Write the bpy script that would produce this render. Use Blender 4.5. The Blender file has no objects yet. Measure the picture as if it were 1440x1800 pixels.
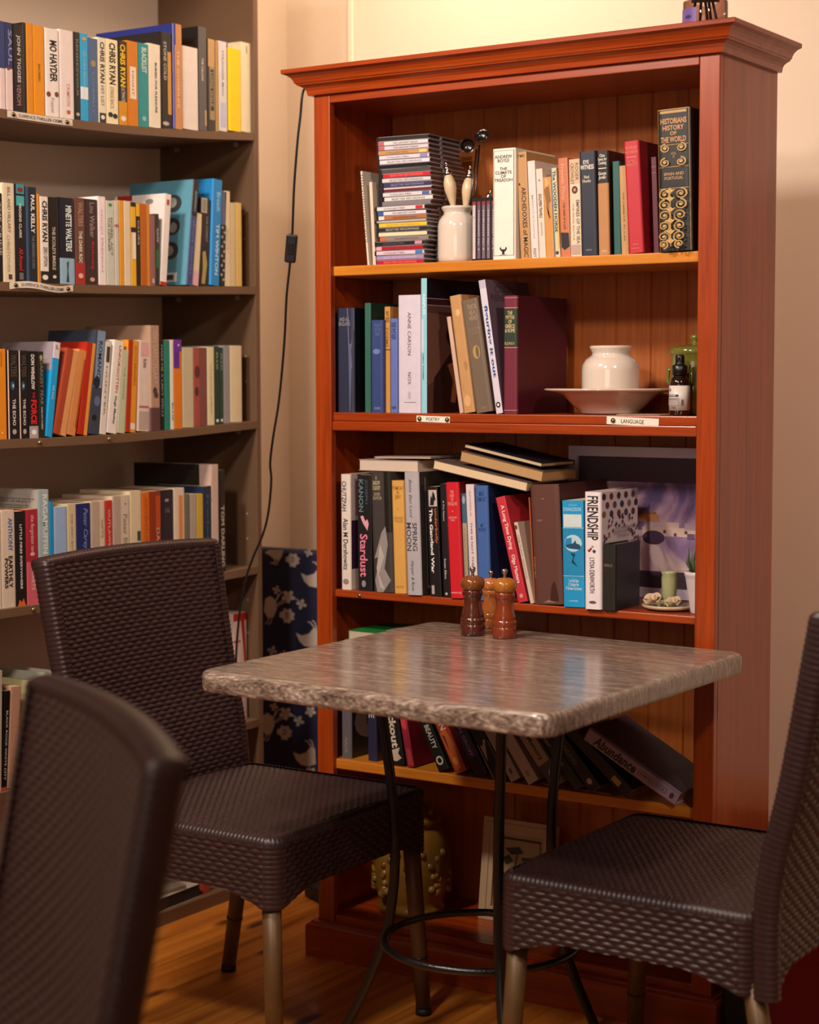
import bpy, math, random
from mathutils import Vector, Matrix
random.seed(7)
sc = bpy.context.scene
col = sc.collection
PI = math.pi
R = math.radians

# ---------------------------------------------------------------- camera, light, exposure
FPX, PITCH, YAW, ROLL = 3231.5, 0.07347, 0.58247, -0.00214
CAM = Vector((2.31878, -3.1578, 1.25))
_F = Vector((-math.sin(YAW)*math.cos(PITCH), math.cos(YAW)*math.cos(PITCH), -math.sin(PITCH)))
_R0 = Vector((math.cos(YAW), math.sin(YAW), 0))
_U0 = _R0.cross(_F)
_R = _R0*math.cos(ROLL) + _U0*math.sin(ROLL)
_U = -_R0*math.sin(ROLL) + _U0*math.cos(ROLL)
cd = bpy.data.cameras.new('camera')
cd.sensor_fit = 'HORIZONTAL'; cd.sensor_width = 24; cd.lens = FPX*24/1440
cd.clip_start = .05
cd.dof.use_dof = True; cd.dof.focus_distance = 3.55; cd.dof.aperture_fstop = 3.0
cam = bpy.data.objects.new('camera', cd); col.objects.link(cam)
cam.matrix_world = Matrix(((_R.x, _U.x, -_F.x, CAM.x), (_R.y, _U.y, -_F.y, CAM.y), (_R.z, _U.z, -_F.z, CAM.z), (0, 0, 0, 1)))
sc.camera = cam

def hit(px, py, ax, val):
    """where the sight line of a photo pixel meets the plane coordinate[ax] = val"""
    d = _F + _R*((px-720)/FPX) + _U*((900-py)/FPX)
    return CAM + d*((val-CAM[ax])/d[ax])

sc.view_settings.view_transform = 'Standard'
sc.view_settings.look = 'None'
sc.view_settings.gamma = 1
sc.view_settings.use_curve_mapping = False
sc.view_settings.exposure = 0.0

w = bpy.data.worlds.new('world'); sc.world = w; w.use_nodes = True
w.node_tree.nodes['Background'].inputs[0].default_value = (1, .74, .64, 1)
w.node_tree.nodes['Background'].inputs[1].default_value = .055

def area(name, loc, target, size, power, color):
    l = bpy.data.lights.new(name, 'AREA'); l.shape = 'DISK'; l.size = size; l.energy = power; l.color = color
    o = bpy.data.objects.new(name, l); col.objects.link(o); o.location = loc
    o.rotation_euler = (Vector(target)-Vector(loc)).to_track_quat('-Z', 'Y').to_euler()
    return o
def spot(name, loc, target, angle, blend, radius, power, color):
    l = bpy.data.lights.new(name, 'SPOT'); l.spot_size = R(angle); l.spot_blend = blend; l.shadow_soft_size = radius; l.energy = power; l.color = color
    o = bpy.data.objects.new(name, l); col.objects.link(o); o.location = loc
    o.rotation_euler = (Vector(target)-Vector(loc)).to_track_quat('-Z', 'Y').to_euler()
    return o
spot('ceiling_spot_key', (-.02, -1.75, 2.62), (.25, 0.05, 1.05), 100, 1.0, .13, 185, (1, .86, .72))
spot('ceiling_spot_side', (2.5, -1.7, 2.6), (.6, .05, 1.0), 90, 1.0, .09, 92, (1, .84, .72))
spot('ceiling_spot_table', (.9, -2.7, 2.6), (.5, -.1, .75), 90, 1.0, .12, 140, (1, .87, .76))
area('wall_washer', (-.05, .42, 2.69), (-.1, .80, 1.0), .5, 12.5, (1, .76, .52))
area('room_glow', (1.7, -4.1, 1.6), (.3, 0, .9), 1.4, 12, (1, .80, .68))

# ---------------------------------------------------------------- materials
def lin(h):
    if isinstance(h, (tuple, list)): return tuple(h[:3]) + (1,)
    h = h.lstrip('#'); o = []
    for i in (0, 2, 4):
        c = int(h[i:i+2], 16)/255
        o.append(c/12.92 if c <= .04045 else ((c+.055)/1.055)**2.4)
    return tuple(o) + (1,)
_m = {}
def newmat(name):
    m = bpy.data.materials.new(name); m.use_nodes = True
    nt = m.node_tree
    return m, nt, nt.nodes['Principled BSDF']
def mat(c, rough=.45, spec=.5, metal=0, mottle=.10, mscale=60, bump=0, coat=0, alpha=None):
    key = (c, rough, spec, metal, mottle, mscale, bump, coat)
    if key in _m: return _m[key]
    m, nt, b = newmat('paint_' + str(c).lstrip('#'))
    b.inputs['Roughness'].default_value = rough
    b.inputs['Specular IOR Level'].default_value = spec
    b.inputs['Metallic'].default_value = metal
    b.inputs['Coat Weight'].default_value = coat
    b.inputs['Coat Roughness'].default_value = .08
    L = lin(c)
    tc = nt.nodes.new('ShaderNodeTexCoord'); n = nt.nodes.new('ShaderNodeTexNoise')
    n.inputs['Scale'].default_value = mscale; n.inputs['Detail'].default_value = 4
    nt.links.new(tc.outputs['Object'], n.inputs['Vector'])
    mx = nt.nodes.new('ShaderNodeMix'); mx.data_type = 'RGBA'
    mx.inputs[6].default_value = tuple(v*(1-mottle) for v in L[:3]) + (1,)
    mx.inputs[7].default_value = tuple(min(1, v*(1+mottle)) for v in L[:3]) + (1,)
    nt.links.new(n.outputs['Fac'], mx.inputs[0]); nt.links.new(mx.outputs[2], b.inputs['Base Color'])
    if bump:
        bp = nt.nodes.new('ShaderNodeBump'); bp.inputs['Strength'].default_value = bump; bp.inputs['Distance'].default_value = .002
        nt.links.new(n.outputs['Fac'], bp.inputs['Height']); nt.links.new(bp.outputs['Normal'], b.inputs['Normal'])
    _m[key] = m
    return m

def ramp(nt, stops):
    r = nt.nodes.new('ShaderNodeValToRGB'); e = r.color_ramp.elements
    while len(e) < len(stops): e.new(.5)
    for q, (p, c) in zip(e, stops): q.position = p; q.color = lin(c)
    return r
def wood(name, stops, axis, stretch=(38, 1.6), rough=.32, coat=.3, knots=0, fine=.35, bump=.08, detail=6, dist=.5):
    m, nt, b = newmat(name)
    tc = nt.nodes.new('ShaderNodeTexCoord'); mp = nt.nodes.new('ShaderNodeMapping')
    s = [stretch[0]]*3; s[axis] = stretch[1]
    if len(stretch) > 2: s[2] = stretch[2]
    mp.inputs['Scale'].default_value = s
    nt.links.new(tc.outputs['Object'], mp.inputs['Vector'])
    n = nt.nodes.new('ShaderNodeTexNoise'); n.inputs['Scale'].default_value = 1; n.inputs['Detail'].default_value = detail
    n.inputs['Roughness'].default_value = .62; n.inputs['Distortion'].default_value = dist
    nt.links.new(mp.outputs[0], n.inputs['Vector'])
    n2 = nt.nodes.new('ShaderNodeTexNoise'); n2.inputs['Scale'].default_value = 5; n2.inputs['Detail'].default_value = 3
    nt.links.new(mp.outputs[0], n2.inputs['Vector'])
    mx = nt.nodes.new('ShaderNodeMix'); mx.data_type = 'FLOAT'; mx.inputs[0].default_value = fine
    nt.links.new(n.outputs['Fac'], mx.inputs[2]); nt.links.new(n2.outputs['Fac'], mx.inputs[3])
    r = ramp(nt, stops); nt.links.new(mx.outputs[0], r.inputs[0])
    out = r.outputs[0]
    if knots:
        mp2 = nt.nodes.new('ShaderNodeMapping'); s2 = [knots]*3; s2[axis] = knots*.45; mp2.inputs['Scale'].default_value = s2
        nt.links.new(tc.outputs['Object'], mp2.inputs['Vector'])
        v = nt.nodes.new('ShaderNodeTexVoronoi'); v.inputs['Scale'].default_value = 1; nt.links.new(mp2.outputs[0], v.inputs['Vector'])
        kr = ramp(nt, [(0.0, '#1a0a04'), (.055, '#5a3018'), (.12, '#ffffff')])
        nt.links.new(v.outputs['Distance'], kr.inputs[0])
        mm = nt.nodes.new('ShaderNodeMix'); mm.data_type = 'RGBA'; mm.blend_type = 'MULTIPLY'; mm.inputs[0].default_value = .85
        nt.links.new(out, mm.inputs[6]); nt.links.new(kr.outputs[0], mm.inputs[7]); out = mm.outputs[2]
    nt.links.new(out, b.inputs['Base Color'])
    b.inputs['Roughness'].default_value = rough; b.inputs['Coat Weight'].default_value = coat; b.inputs['Coat Roughness'].default_value = .15
    bp = nt.nodes.new('ShaderNodeBump'); bp.inputs['Strength'].default_value = bump; bp.inputs['Distance'].default_value = .002
    nt.links.new(mx.outputs[0], bp.inputs['Height']); nt.links.new(bp.outputs['Normal'], b.inputs['Normal'])
    return m
CH = [(.28, '#6a2204'), (.45, '#8f3408'), (.6, '#a23f0b'), (.78, '#b65012')]
cherry = {a: wood('stained_pine_%d' % a, CH, a, knots=3.1) for a in (0, 1, 2)}
cherry_back = wood('stained_boards', [(.25, '#8a4418'), (.5, '#a85a24'), (.75, '#b96c30')], 2, rough=.4)
pine_edge = wood('golden_pine', [(.3, '#b26418'), (.55, '#c87c26'), (.8, '#d89038')], 0, knots=4)
table_m = wood('table_laminate', [(.36, '#3c2f28'), (.45, '#6c594e'), (.53, '#8f7c6e'), (.64, '#cdb9a8')], 0, stretch=(230, 13, 45), rough=.24, coat=.35, fine=.45, bump=.03, detail=8, dist=.12)
brown = mat('#6d523c', .5, mottle=.06, mscale=14)
# floorboards running towards the back wall
def floor_mat():
    m, nt, b = newmat('pine_floorboards')
    tc = nt.nodes.new('ShaderNodeTexCoord'); sp = nt.nodes.new('ShaderNodeSeparateXYZ'); nt.links.new(tc.outputs['Object'], sp.inputs[0])
    def mth(op, a, v=None, l=None):
        q = nt.nodes.new('ShaderNodeMath'); q.operation = op; nt.links.new(a, q.inputs[0])
        if v is not None: q.inputs[1].default_value = v
        if l is not None: nt.links.new(l, q.inputs[1])
        return q.outputs[0]
    sx = mth('DIVIDE', sp.outputs[0], .118); fl = mth('FLOOR', sx); fr = mth('FRACT', sx)
    cb = nt.nodes.new('ShaderNodeCombineXYZ')
    nt.links.new(mth('MULTIPLY', sp.outputs[0], 26.), cb.inputs[0])
    nt.links.new(mth('ADD', mth('MULTIPLY', sp.outputs[1], 1.4), l=mth('MULTIPLY', fl, 7.31)), cb.inputs[1])
    nt.links.new(mth('MULTIPLY', fl, 3.7), cb.inputs[2])
    n = nt.nodes.new('ShaderNodeTexNoise'); n.inputs['Scale'].default_value = 1.0; n.inputs['Detail'].default_value = 5; n.inputs['Distortion'].default_value = .8
    nt.links.new(cb.outputs[0], n.inputs['Vector'])
    r = ramp(nt, [(.28, '#8f4e18'), (.5, '#bc6e24'), (.75, '#d28a38')]); nt.links.new(n.outputs['Fac'], r.inputs[0])
    cb2 = nt.nodes.new('ShaderNodeCombineXYZ')
    nt.links.new(mth('MULTIPLY', sp.outputs[0], 8.47), cb2.inputs[0])
    nt.links.new(mth('ADD', mth('MULTIPLY', sp.outputs[1], 3.4), l=mth('MULTIPLY', fl, 2.3)), cb2.inputs[1])
    v = nt.nodes.new('ShaderNodeTexVoronoi'); v.inputs['Scale'].default_value = 1; nt.links.new(cb2.outputs[0], v.inputs['Vector'])
    kr = ramp(nt, [(0, '#1c0d05'), (.10, '#5a3418'), (.19, '#ffffff')]); nt.links.new(v.outputs['Distance'], kr.inputs[0])
    mm = nt.nodes.new('ShaderNodeMix'); mm.data_type = 'RGBA'; mm.blend_type = 'MULTIPLY'; mm.inputs[0].default_value = .9
    nt.links.new(r.outputs[0], mm.inputs[6]); nt.links.new(kr.outputs[0], mm.inputs[7])
    gap = ramp(nt, [(0, '#3a1e0a'), (.018, '#ffffff')]); nt.links.new(fr, gap.inputs[0])
    m2 = nt.nodes.new('ShaderNodeMix'); m2.data_type = 'RGBA'; m2.blend_type = 'MULTIPLY'; m2.inputs[0].default_value = .8
    nt.links.new(mm.outputs[2], m2.inputs[6]); nt.links.new(gap.outputs[0], m2.inputs[7])
    nt.links.new(m2.outputs[2], b.inputs['Base Color'])
    b.inputs['Roughness'].default_value = .33; b.inputs['Coat Weight'].default_value = .25
    return m
wall_m = mat('#e6d3bf', .75, mottle=.03, mscale=3, bump=.05)
cream_page = mat('#c9b08a', .8, mottle=.12, mscale=300)
wicker = mat('#2f1d1d', .40, mottle=.28, mscale=45, spec=.5)
wicker_shade = mat('#120a09', .6, mottle=.1)  # darker wicker colour that paints the shade in the weave gaps
black_metal = mat('#0b0a0a', .3, metal=.0, spec=.6, bump=.3, mscale=200)
steel = mat('#b5aca4', .2, metal=1, mottle=.05)

# ---------------------------------------------------------------- mesh builder
_tx = {}
def textdata(s, bold=0, shear=0):
    k = (s, bold, shear)
    if k not in _tx:
        cu = bpy.data.curves.new('t', 'FONT'); cu.body = s; cu.resolution_u = 2; cu.offset = bold; cu.shear = shear
        cu.space_line = .85; cu.align_x = 'CENTER'
        o = bpy.data.objects.new('t', cu); me = bpy.data.meshes.new_from_object(o)
        vs = [(v.co.x, v.co.y) for v in me.vertices]; fs = [tuple(p.vertices) for p in me.polygons]
        bpy.data.objects.remove(o); bpy.data.curves.remove(cu); bpy.data.meshes.remove(me)
        x0 = min(v[0] for v in vs); x1 = max(v[0] for v in vs); y0 = min(v[1] for v in vs); y1 = max(v[1] for v in vs)
        vs = [((x-x0)/(x1-x0), (y-y0)/(y1-y0)) for x, y in vs]
        _tx[k] = (vs, fs)
    return _tx[k]

UB = [.04, .09, .15, .3, .4, .5, .6, .7, .85, .91, .96]
class MB:
    def __init__(s): s.v = []; s.f = []; s.mi = []; s.sm = []; s.mats = []
    def mid(s, m):
        if m not in s.mats: s.mats.append(m)
        return s.mats.index(m)
    def add(s, vs, fs, m, smooth=False):
        o = len(s.v); i = s.mid(m); s.v += [tuple(p) for p in vs]
        for f in fs: s.f.append(tuple(a+o for a in f)); s.mi.append(i); s.sm.append(smooth)
    def box(s, x0, x1, y0, y1, z0, z1, m):
        vs = [(x, y, z) for z in (z0, z1) for y in (y0, y1) for x in (x0, x1)]
        s.add(vs, [(0, 2, 3, 1), (4, 5, 7, 6), (0, 1, 5, 4), (1, 3, 7, 5), (3, 2, 6, 7), (2, 0, 4, 6)], m)
    def prism(s, poly, z0, z1, m, smooth=False, T=None):
        n = len(poly); vs = [(x, y, z0) for x, y in poly] + [(x, y, z1) for x, y in poly]
        if T: vs = [T(*p) for p in vs]
        s.add(vs, [tuple(range(n))[::-1], tuple(range(n, 2*n))], m)
        s.add(vs, [(i, (i+1) % n, n+(i+1) % n, n+i) for i in range(n)], m, smooth)
    def lathe(s, prof, m, n=32, c=(0, 0, 0), smooth=True, caps=True):
        vs = []; fs = []
        for r, z in prof:
            for k in range(n): a = 2*PI*k/n; vs.append((c[0]+r*math.cos(a), c[1]+r*math.sin(a), c[2]+z))
        for j in range(len(prof)-1):
            for k in range(n): fs.append((j*n+k, j*n+(k+1) % n, (j+1)*n+(k+1) % n, (j+1)*n+k))
        s.add(vs, fs, m, smooth)
        if caps:
            for j in (0, len(prof)-1):
                if prof[j][0] > 1e-5:
                    rg = [j*n+k for k in range(n)]; s.add([vs[i] for i in rg], [tuple(range(n))], m)
    def tube(s, path, r, m, n=10, caps=True):
        P = [Vector(p) for p in path]; rr = r if isinstance(r, (list, tuple)) else [r]*len(P)
        vs = []; up = None
        for i, p in enumerate(P):
            t = (P[min(i+1, len(P)-1)]-P[max(i-1, 0)]).normalized()
            if up is None: up = t.orthogonal().normalized()
            up = (up - t*up.dot(t)).normalized(); b = t.cross(up)
            for k in range(n): a = 2*PI*k/n; vs.append(p + up*(rr[i]*math.cos(a)) + b*(rr[i]*math.sin(a)))
        fs = [(j*n+k, j*n+(k+1) % n, (j+1)*n+(k+1) % n, (j+1)*n+k) for j in range(len(P)-1) for k in range(n)]
        if caps: fs += [tuple(range(n))[::-1], tuple(range((len(P)-1)*n, len(P)*n))]
        s.add(vs, fs, m, True)
    def grid(s, fn, nu, nv, m, smooth=True, closeu=False):
        vs = [fn(i/nu, j/nv) for j in range(nv+1) for i in range(nu+1)]
        W = nu+1
        s.add(vs, [(j*W+i, j*W+i+1, (j+1)*W+i+1, (j+1)*W+i) for j in range(nv) for i in range(nu)], m, smooth)
    def darken(s, first, test, m):
        i = s.mid(m)
        for k in range(first, len(s.f)):
            if test(s.f[k]): s.mi[k] = i
    def decor(s, els, face):
        """lettering and printed shapes; face(u, v, lift) maps 0..1, v down from the top edge"""
        lift = .0003
        for e in els:
            k = e[0]; lift += .00006
            if k == 'r':                      # block: v0 v1 u0 u1 colour
                v0, v1, u0, u1, c = e[1:6]; us = [u0]+[q for q in UB if u0+1e-4 < q < u1-1e-4]+[u1]; N = len(us)-1
                vs = [face(q, v, lift) for v in (v1, v0) for q in us]
                s.add(vs, [(i, i+1, N+2+i, N+1+i) for i in range(N)], mat(c, .42))
            elif k == 'p':                    # polygon: [(u,v)..] colour
                s.add([face(u, v, lift) for u, v in e[1]], [tuple(range(len(e[1])))], mat(e[2], .42))
            elif k == 'c':                    # disc: v u ru rv colour
                v, u, ru, rv, c = e[1:6]; N = 14
                s.add([face(u+ru*math.cos(2*PI*i/N), v-rv*math.sin(2*PI*i/N), lift) for i in range(N)], [tuple(range(N))], mat(c, .42))
            elif k in 'vhV':                  # v: reads downwards; h: level; V: reads upwards
                st, v0, v1, u0, u1, c = e[1:7]; bold = e[7] if len(e) > 7 else .012; sh = e[8] if len(e) > 8 else 0
                vs, fs = textdata(st, bold, sh)
                if k == 'v': q = [face(u0+(u1-u0)*y, v0+(v1-v0)*x, lift) for x, y in vs]
                elif k == 'V': q = [face(u1-(u1-u0)*y, v1-(v1-v0)*x, lift) for x, y in vs]
                else: q = [face(u0+(u1-u0)*x, v1-(v1-v0)*y, lift) for x, y in vs]
                s.add(q, fs, mat(c, .42))
    def build(s, name, parent=None, loc=None, rot=None, bevel=0, seg=2, sub=0):
        me = bpy.data.meshes.new(name); me.from_pydata(s.v, [], s.f)
        for m in s.mats: me.materials.append(m)
        me.polygons.foreach_set('material_index', s.mi); me.polygons.foreach_set('use_smooth', s.sm); me.update()
        o = bpy.data.objects.new(name, me); col.objects.link(o)
        if parent: o.parent = parent
        if loc is not None: o.location = loc
        if rot is not None: o.rotation_euler = rot
        if bevel:
            b = o.modifiers.new('bevel', 'BEVEL'); b.width = bevel; b.segments = seg; b.limit_method = 'ANGLE'; b.angle_limit = R(40)
        if sub:
            q = o.modifiers.new('sub', 'SUBSURF'); q.levels = q.render_levels = sub
        return o
def tag(o, label, cat, group=None):
    o['label'] = label; o['category'] = cat
    if group: o['group'] = group
    return o
def thing(name, label, cat, loc=(0, 0, 0), rot=(0, 0, 0), group=None):
    o = bpy.data.objects.new(name, None); o.empty_display_size = .05; col.objects.link(o); o.location = loc; o.rotation_euler = rot
    return tag(o, label, cat, group)
def struct(o): o['kind'] = 'structure'; return o
def disk(c, r, n=16): return [(c[0]+r*math.cos(2*PI*k/n), c[1]+r*math.sin(2*PI*k/n)) for k in range(n)]

# ---------------------------------------------------------------- the room
XW, YW, ZC = -.72, .86, 2.72
def slab(name, *a):
    b = MB(); b.box(*a); return struct(b.build(name))
slab('floor', XW, 3.6, -4.6, YW, -.05, 0, floor_mat())
slab('wall_back', XW-.1, 3.7, YW, YW+.1, 0, ZC, wall_m)
slab('wall_left', XW-.1, XW, -4.7, YW, 0, ZC, wall_m)
slab('wall_right', 3.6, 3.7, -4.7, YW, 0, ZC, wall_m)
slab('wall_front', XW-.1, 3.7, -4.7, -4.6, 0, ZC, wall_m)
slab('ceiling', XW-.1, 3.7, -4.7, YW+.1, ZC, ZC+.1, mat('#e0d2c0', .8, mottle=.02, mscale=3))
b = MB(); b.box(-.512, -.494, YW-.012, YW, 1.2, ZC, mat('#efe2cc', .35, mottle=.02))
o = b.build('trim_1', bevel=.003); struct(o)

# ---------------------------------------------------------------- stained pine bookcase
W, DP = .92, .273
S1, S2, S3, S4, S5 = 1.482, 1.175, .798, .432, .093
bc = thing('bookcase', 'tall red-brown stained pine bookcase with moulded cornice behind the cafe table', 'bookcase')
for x0, x1 in ((0, .022), (W-.022, W)):
    b = MB(); b.box(x0, x1, .0185, DP, .0, 1.842, cherry[2]); b.build('side_panel', bc)
for x0, x1 in ((0, .041), (W-.041, W)):
    b = MB(); b.box(x0, x1, 0, .018, .0, 1.842, cherry[2]); b.build('stile', bc, bevel=.002)
b = MB(); b.box(.0415, W-.0415, 0, .018, 1.8205, 1.842, cherry[0]); b.build('top_rail', bc, bevel=.0015)
b = MB(); b.box(.0225, W-.0225, .02, DP-.012, 1.8212, 1.842, cherry[0]); b.build('top_panel', bc)
b = MB(); n = 11; x = .0225; wd = (W-.045)/n                     # tongue and groove back
for k in range(n):
    g = .0025; b.prism([(x+g, DP-.0135), (x+wd-g, DP-.0135), (x+wd, DP-.0105), (x+wd, DP-.001), (x, DP-.001), (x, DP-.0105)], .02, 1.842, cherry_back); x += wd
b.build('back_panel', bc)
for z, t, m, zz in ((S1, .0205, pine_edge, 1), (S3, .016, cherry[0], 1), (S4, .0215, pine_edge, 1)):
    b = MB(); b.box(.0228, W-.0228, .012 if z != S4 else .012, DP-.0142, z-t, z, m if z != S1 else pine_edge); b.build('shelf', bc, bevel=.0025)
b = MB(); b.box(.0228, W-.0228, .02, DP-.0142, S2-.038, S2, cherry[0]); b.build('fixed_shelf', bc, bevel=.001)
b = MB(); b.box(.0415, W-.0415, .006, .0195, S2-.018, S2, cherry[0]); b.box(.0415, W-.0415, .0025, .0195, S2-.038, S2-.0185, cherry[0]); b.build('shelf_rail', bc, bevel=.002)
b = MB(); b.box(.0228, W-.0228, .02, DP-.0142, S5-.02, S5, cherry[0]); b.build('bottom_board', bc)
b = MB(); b.box(.0415, W-.0415, .004, .0195, .06, S5, cherry[0]); b.build('bottom_rail', bc, bevel=.002)
# plinth with a moulded top edge, mitred round three sides
def moulding(prof, x0, x1, y0, y1, m, name):
    b = MB(); vs = []
    for o_, z in prof: vs += [(x0-o_, y1, z), (x0-o_, y0-o_, z), (x1+o_, y0-o_, z), (x1+o_, y1, z)]
    fs = []
    for j in range(len(prof)-1):
        for k in range(3): fs.append((j*4+k, j*4+k+1, (j+1)*4+k+1, (j+1)*4+k))
    b.add(vs, fs, m)
    b.add([(x0-o_, y1, z) for o_, z in prof] + [(x0, y1, prof[-1][1]), (x0, y1, prof[0][1])], [tuple(range(len(prof)+2))], m)
    b.add([(x1+o_, y1, z) for o_, z in prof] + [(x1, y1, prof[-1][1]), (x1, y1, prof[0][1])], [tuple(range(len(prof)+2))[::-1]], m)
    j = len(prof)-1
    b.add([vs[j*4+k] for k in range(4)], [(0, 1, 2, 3)], m)
    b.add([vs[k] for k in range(4)], [(3, 2, 1, 0)], m)
    return b.build(name, bc)
moulding([(.0005, .0), (.0205, .0), (.0205, .064), (.019, .068), (.0165, .070), (.013, .072), (.011, .076), (.006, .0775), (.0005, .078)], 0, W, 0, DP, cherry[0], 'plinth')
moulding([(.0005, 1.838), (.009, 1.838), (.010, 1.843), (.011, 1.848), (.0145, 1.853), (.021, 1.857), (.0255, 1.8585), (.0265, 1.861), (.029, 1.8625), (.0305, 1.867), (.034, 1.873),
          (.040, 1.878), (.0465, 1.8805), (.0490, 1.8815), (.0495, 1.8885), (.0485, 1.890)], 0, W, 0, DP, cherry[0], 'cornice')
b = MB(); b.lathe([(.0045, 0), (.0045, .002), (.002, .0045), (0, .005)], steel, 12); b.build('shelf_pin', bc, loc=(.105, .012, S3-.009), rot=(R(90), 0, 0))

# shelf label strips, pinned
def pin(parent, x, y, z, rot, m=None, r=.0048):
    b = MB(); b.lathe([(r, 0), (r, .0015), (r*.8, .0035), (0, .0045)], m or mat('#8a7a50', .25, metal=1), 14); return b.build('drawing_pin', parent, loc=(x, y, z), rot=rot)
def strip(label, text, x0, x1, z0, z1, pins, skew=0, tv=(.25, .78), tu=(.25, .75)):
    t = thing('shelf_label', label, 'label', (x0, .0, z0), (0, skew, 0))
    L, H = x1-x0, z1-z0; b = MB(); b.box(0, L, .0005, .0015, 0, H, mat('#e8dccb', .4, mottle=.03))
    b.decor([('h', text, tv[0], tv[1], tu[0], tu[1], '#2a2624', .004)], lambda u, v, e: (u*L, .0005-e, (1-v)*H)); b.build('card', t)
    for p in pins: pin(t, p*L, 0.0003, H*.5, (R(90), 0, 0))
    return t
t = strip('white POETRY label pinned to the middle shelf edge', 'POETRY', .2535, .334, 1.158, 1.1705, (.10, .93), .02, tu=(.3, .7)); t.location.y = .0038
t = strip('white LANGUAGE label pinned below the ceramic bowl', 'LANGUAGE', .690, .800, 1.1585, 1.1735, (.13,), .035, tu=(.28, .72)); t.location.y = .0038

# ---------------------------------------------------------------- brown shelving unit on the left wall
XF, XB = -.42, -.716
PY = .3335
def lerp(pts, y):
    if y <= pts[0][0]: return pts[0][1]
    for (a, b_), (c, d) in zip(pts, pts[1:]):
        if y <= c: return b_+(d-b_)*(y-a)/(c-a)
    return pts[-1][1]
_S = {1: [(-.95, 1.812), (-.7, 1.796), (-.485, 1.7875), (-.357, 1.7885), (-.273, 1.7905), (-.118, 1.796), (.004, 1.803), (.135, 1.812), (.331, 1.829)],
     2: [(-.95, 1.452), (-.7, 1.444), (-.49, 1.4425), (-.28, 1.446), (-.065, 1.4515), (.326, 1.4655)],
     3: [(-.95, 1.136), (-.7, 1.128), (-.50, 1.1245), (-.39, 1.124), (-.29, 1.1245), (-.139, 1.126), (.062, 1.132), (.331, 1.1445)],
     4: [(-.95, .787), (-.7, .781), (-.51, .7785), (-.4, .778), (-.3, .779), (.208, .790), (.331, .794)],
     5: [(-.95, .412), (-.5, .402), (-.2, .405), (.331, .421)], 6: [(-1, .03), (.4, .03)]}
def zs(k, y): return lerp(_S[k], y)
un = thing('shelving_unit', 'tall brown laminate shelving unit with sagging shelves against the left wall', 'shelving unit')
for y0 in (PY, -.99):
    b = MB(); b.box(XB, XF, y0, y0+.0165, 0, 2.3, brown)
    # slight lean of the tall panel as in the photo is within a few millimetres
    b.build('side_panel', un, bevel=.001)
for k in range(1, 6):
    b = MB(); N = 28; y0, y1 = -.973, PY-.0005; T = .018
    pr = []
    for i in range(N+1):
        y = y0+(y1-y0)*i/N; z = zs(k, y); pr.append((y, z))
    vs = []
    for y, z in pr: vs += [(XB+.002, y, z-T), (XF, y, z-T), (XF, y, z), (XB+.002, y, z)]
    fs = [(0, 1, 2, 3), tuple(N*4+q for q in (3, 2, 1, 0))]
    for i in range(N):
        for q in range(4): fs.append((i*4+q, (i+1)*4+q, (i+1)*4+(q+1) % 4, i*4+(q+1) % 4))
    b.add(vs, fs, brown); b.build('shelf', un)
    for dx in (-.05, -.235):
        b = MB(); b.box(XF+dx-.006, XF+dx+.006, PY-.012, PY-.0005, zs(k, PY)-T-.013, zs(k, PY)-T-.0005, mat('#9a8c80', .2, spec=.6)); b.build('shelf_support', un, bevel=.003)
b = MB(); b.box(XB, XF, -.973, PY-.0005, 0, .03, brown); b.build('base_board', un)
b = MB(); b.box(XB, XF, -.99, PY+.0165, 2.3, 2.318, brown); b.build('top_board', un)
b = MB()
for z in (1.93, 2.03, 1.68, 1.60, 1.30, .92, .86, .71, .63, .30, 1.03, .80, .425):
    for dx in (-.032,):
        b.lathe([(.0024, 0), (0, .0004)], mat('#c9b59c', .5), 8, (0, 0, 0)); 
        o_ = len(b.v)-8*2-8
holes = MB()
for z in (2.03, 1.97, 1.64, 1.58, 1.30, 1.24, .92, .86, .71, .63, .30, .26):
    c = [(XF-.032+.0022*math.cos(a*PI/5), PY-.0004, z+.0022*math.sin(a*PI/5)) for a in range(10)]
    holes.add(c, [tuple(range(10))], mat('#c9b59c', .5))
holes.build('peg_hole_plugs', un)
def ustrip(label, text, y0, y1, k, warp):
    t = thing('shelf_label', label, 'label', (XF+.0004, y0, 0)); L = y1-y0; b = MB(); H = .0135
    def P(u, v, e): return (.0006+e+warp*math.sin(u*PI)**2*.006, u*L, zs(k, y0+u*L)-.001-v*H+warp*.004*math.sin(u*2*PI))
    b.grid(lambda u, v: P(u, 1-v, 0), 16, 2, mat('#ddd0c0', .4, mottle=.03))
    b.decor([('h', text, .28, .76, .17, .84, '#2b2624', .004)], P); b.build('card', t)
    for p in (.09, .91):
        q = P(p, .5, 0); pin(t, q[0], q[1], q[2], (0, R(90), 0), mat('#6b6048', .25, metal=1))
    return t
ya = hit(12, 204, 0, XF).y; yb = hit(127, 215, 0, XF).y
ustrip('white SUSPENCE-THRILLER-CRIME label pinned flat to the top brown shelf', 'SUSPENCE-THRILLER-CRIME', ya, yb, 1, 0)
ya = hit(16, 500, 0, XF).y; yb = hit(128, 506, 0, XF).y
ustrip('curled white SUSPENCE-THRILLER-CRIME label pinned to the second brown shelf', 'SUSPENCE-THRILLER-CRIME', ya, yb, 2, 1)
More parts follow.
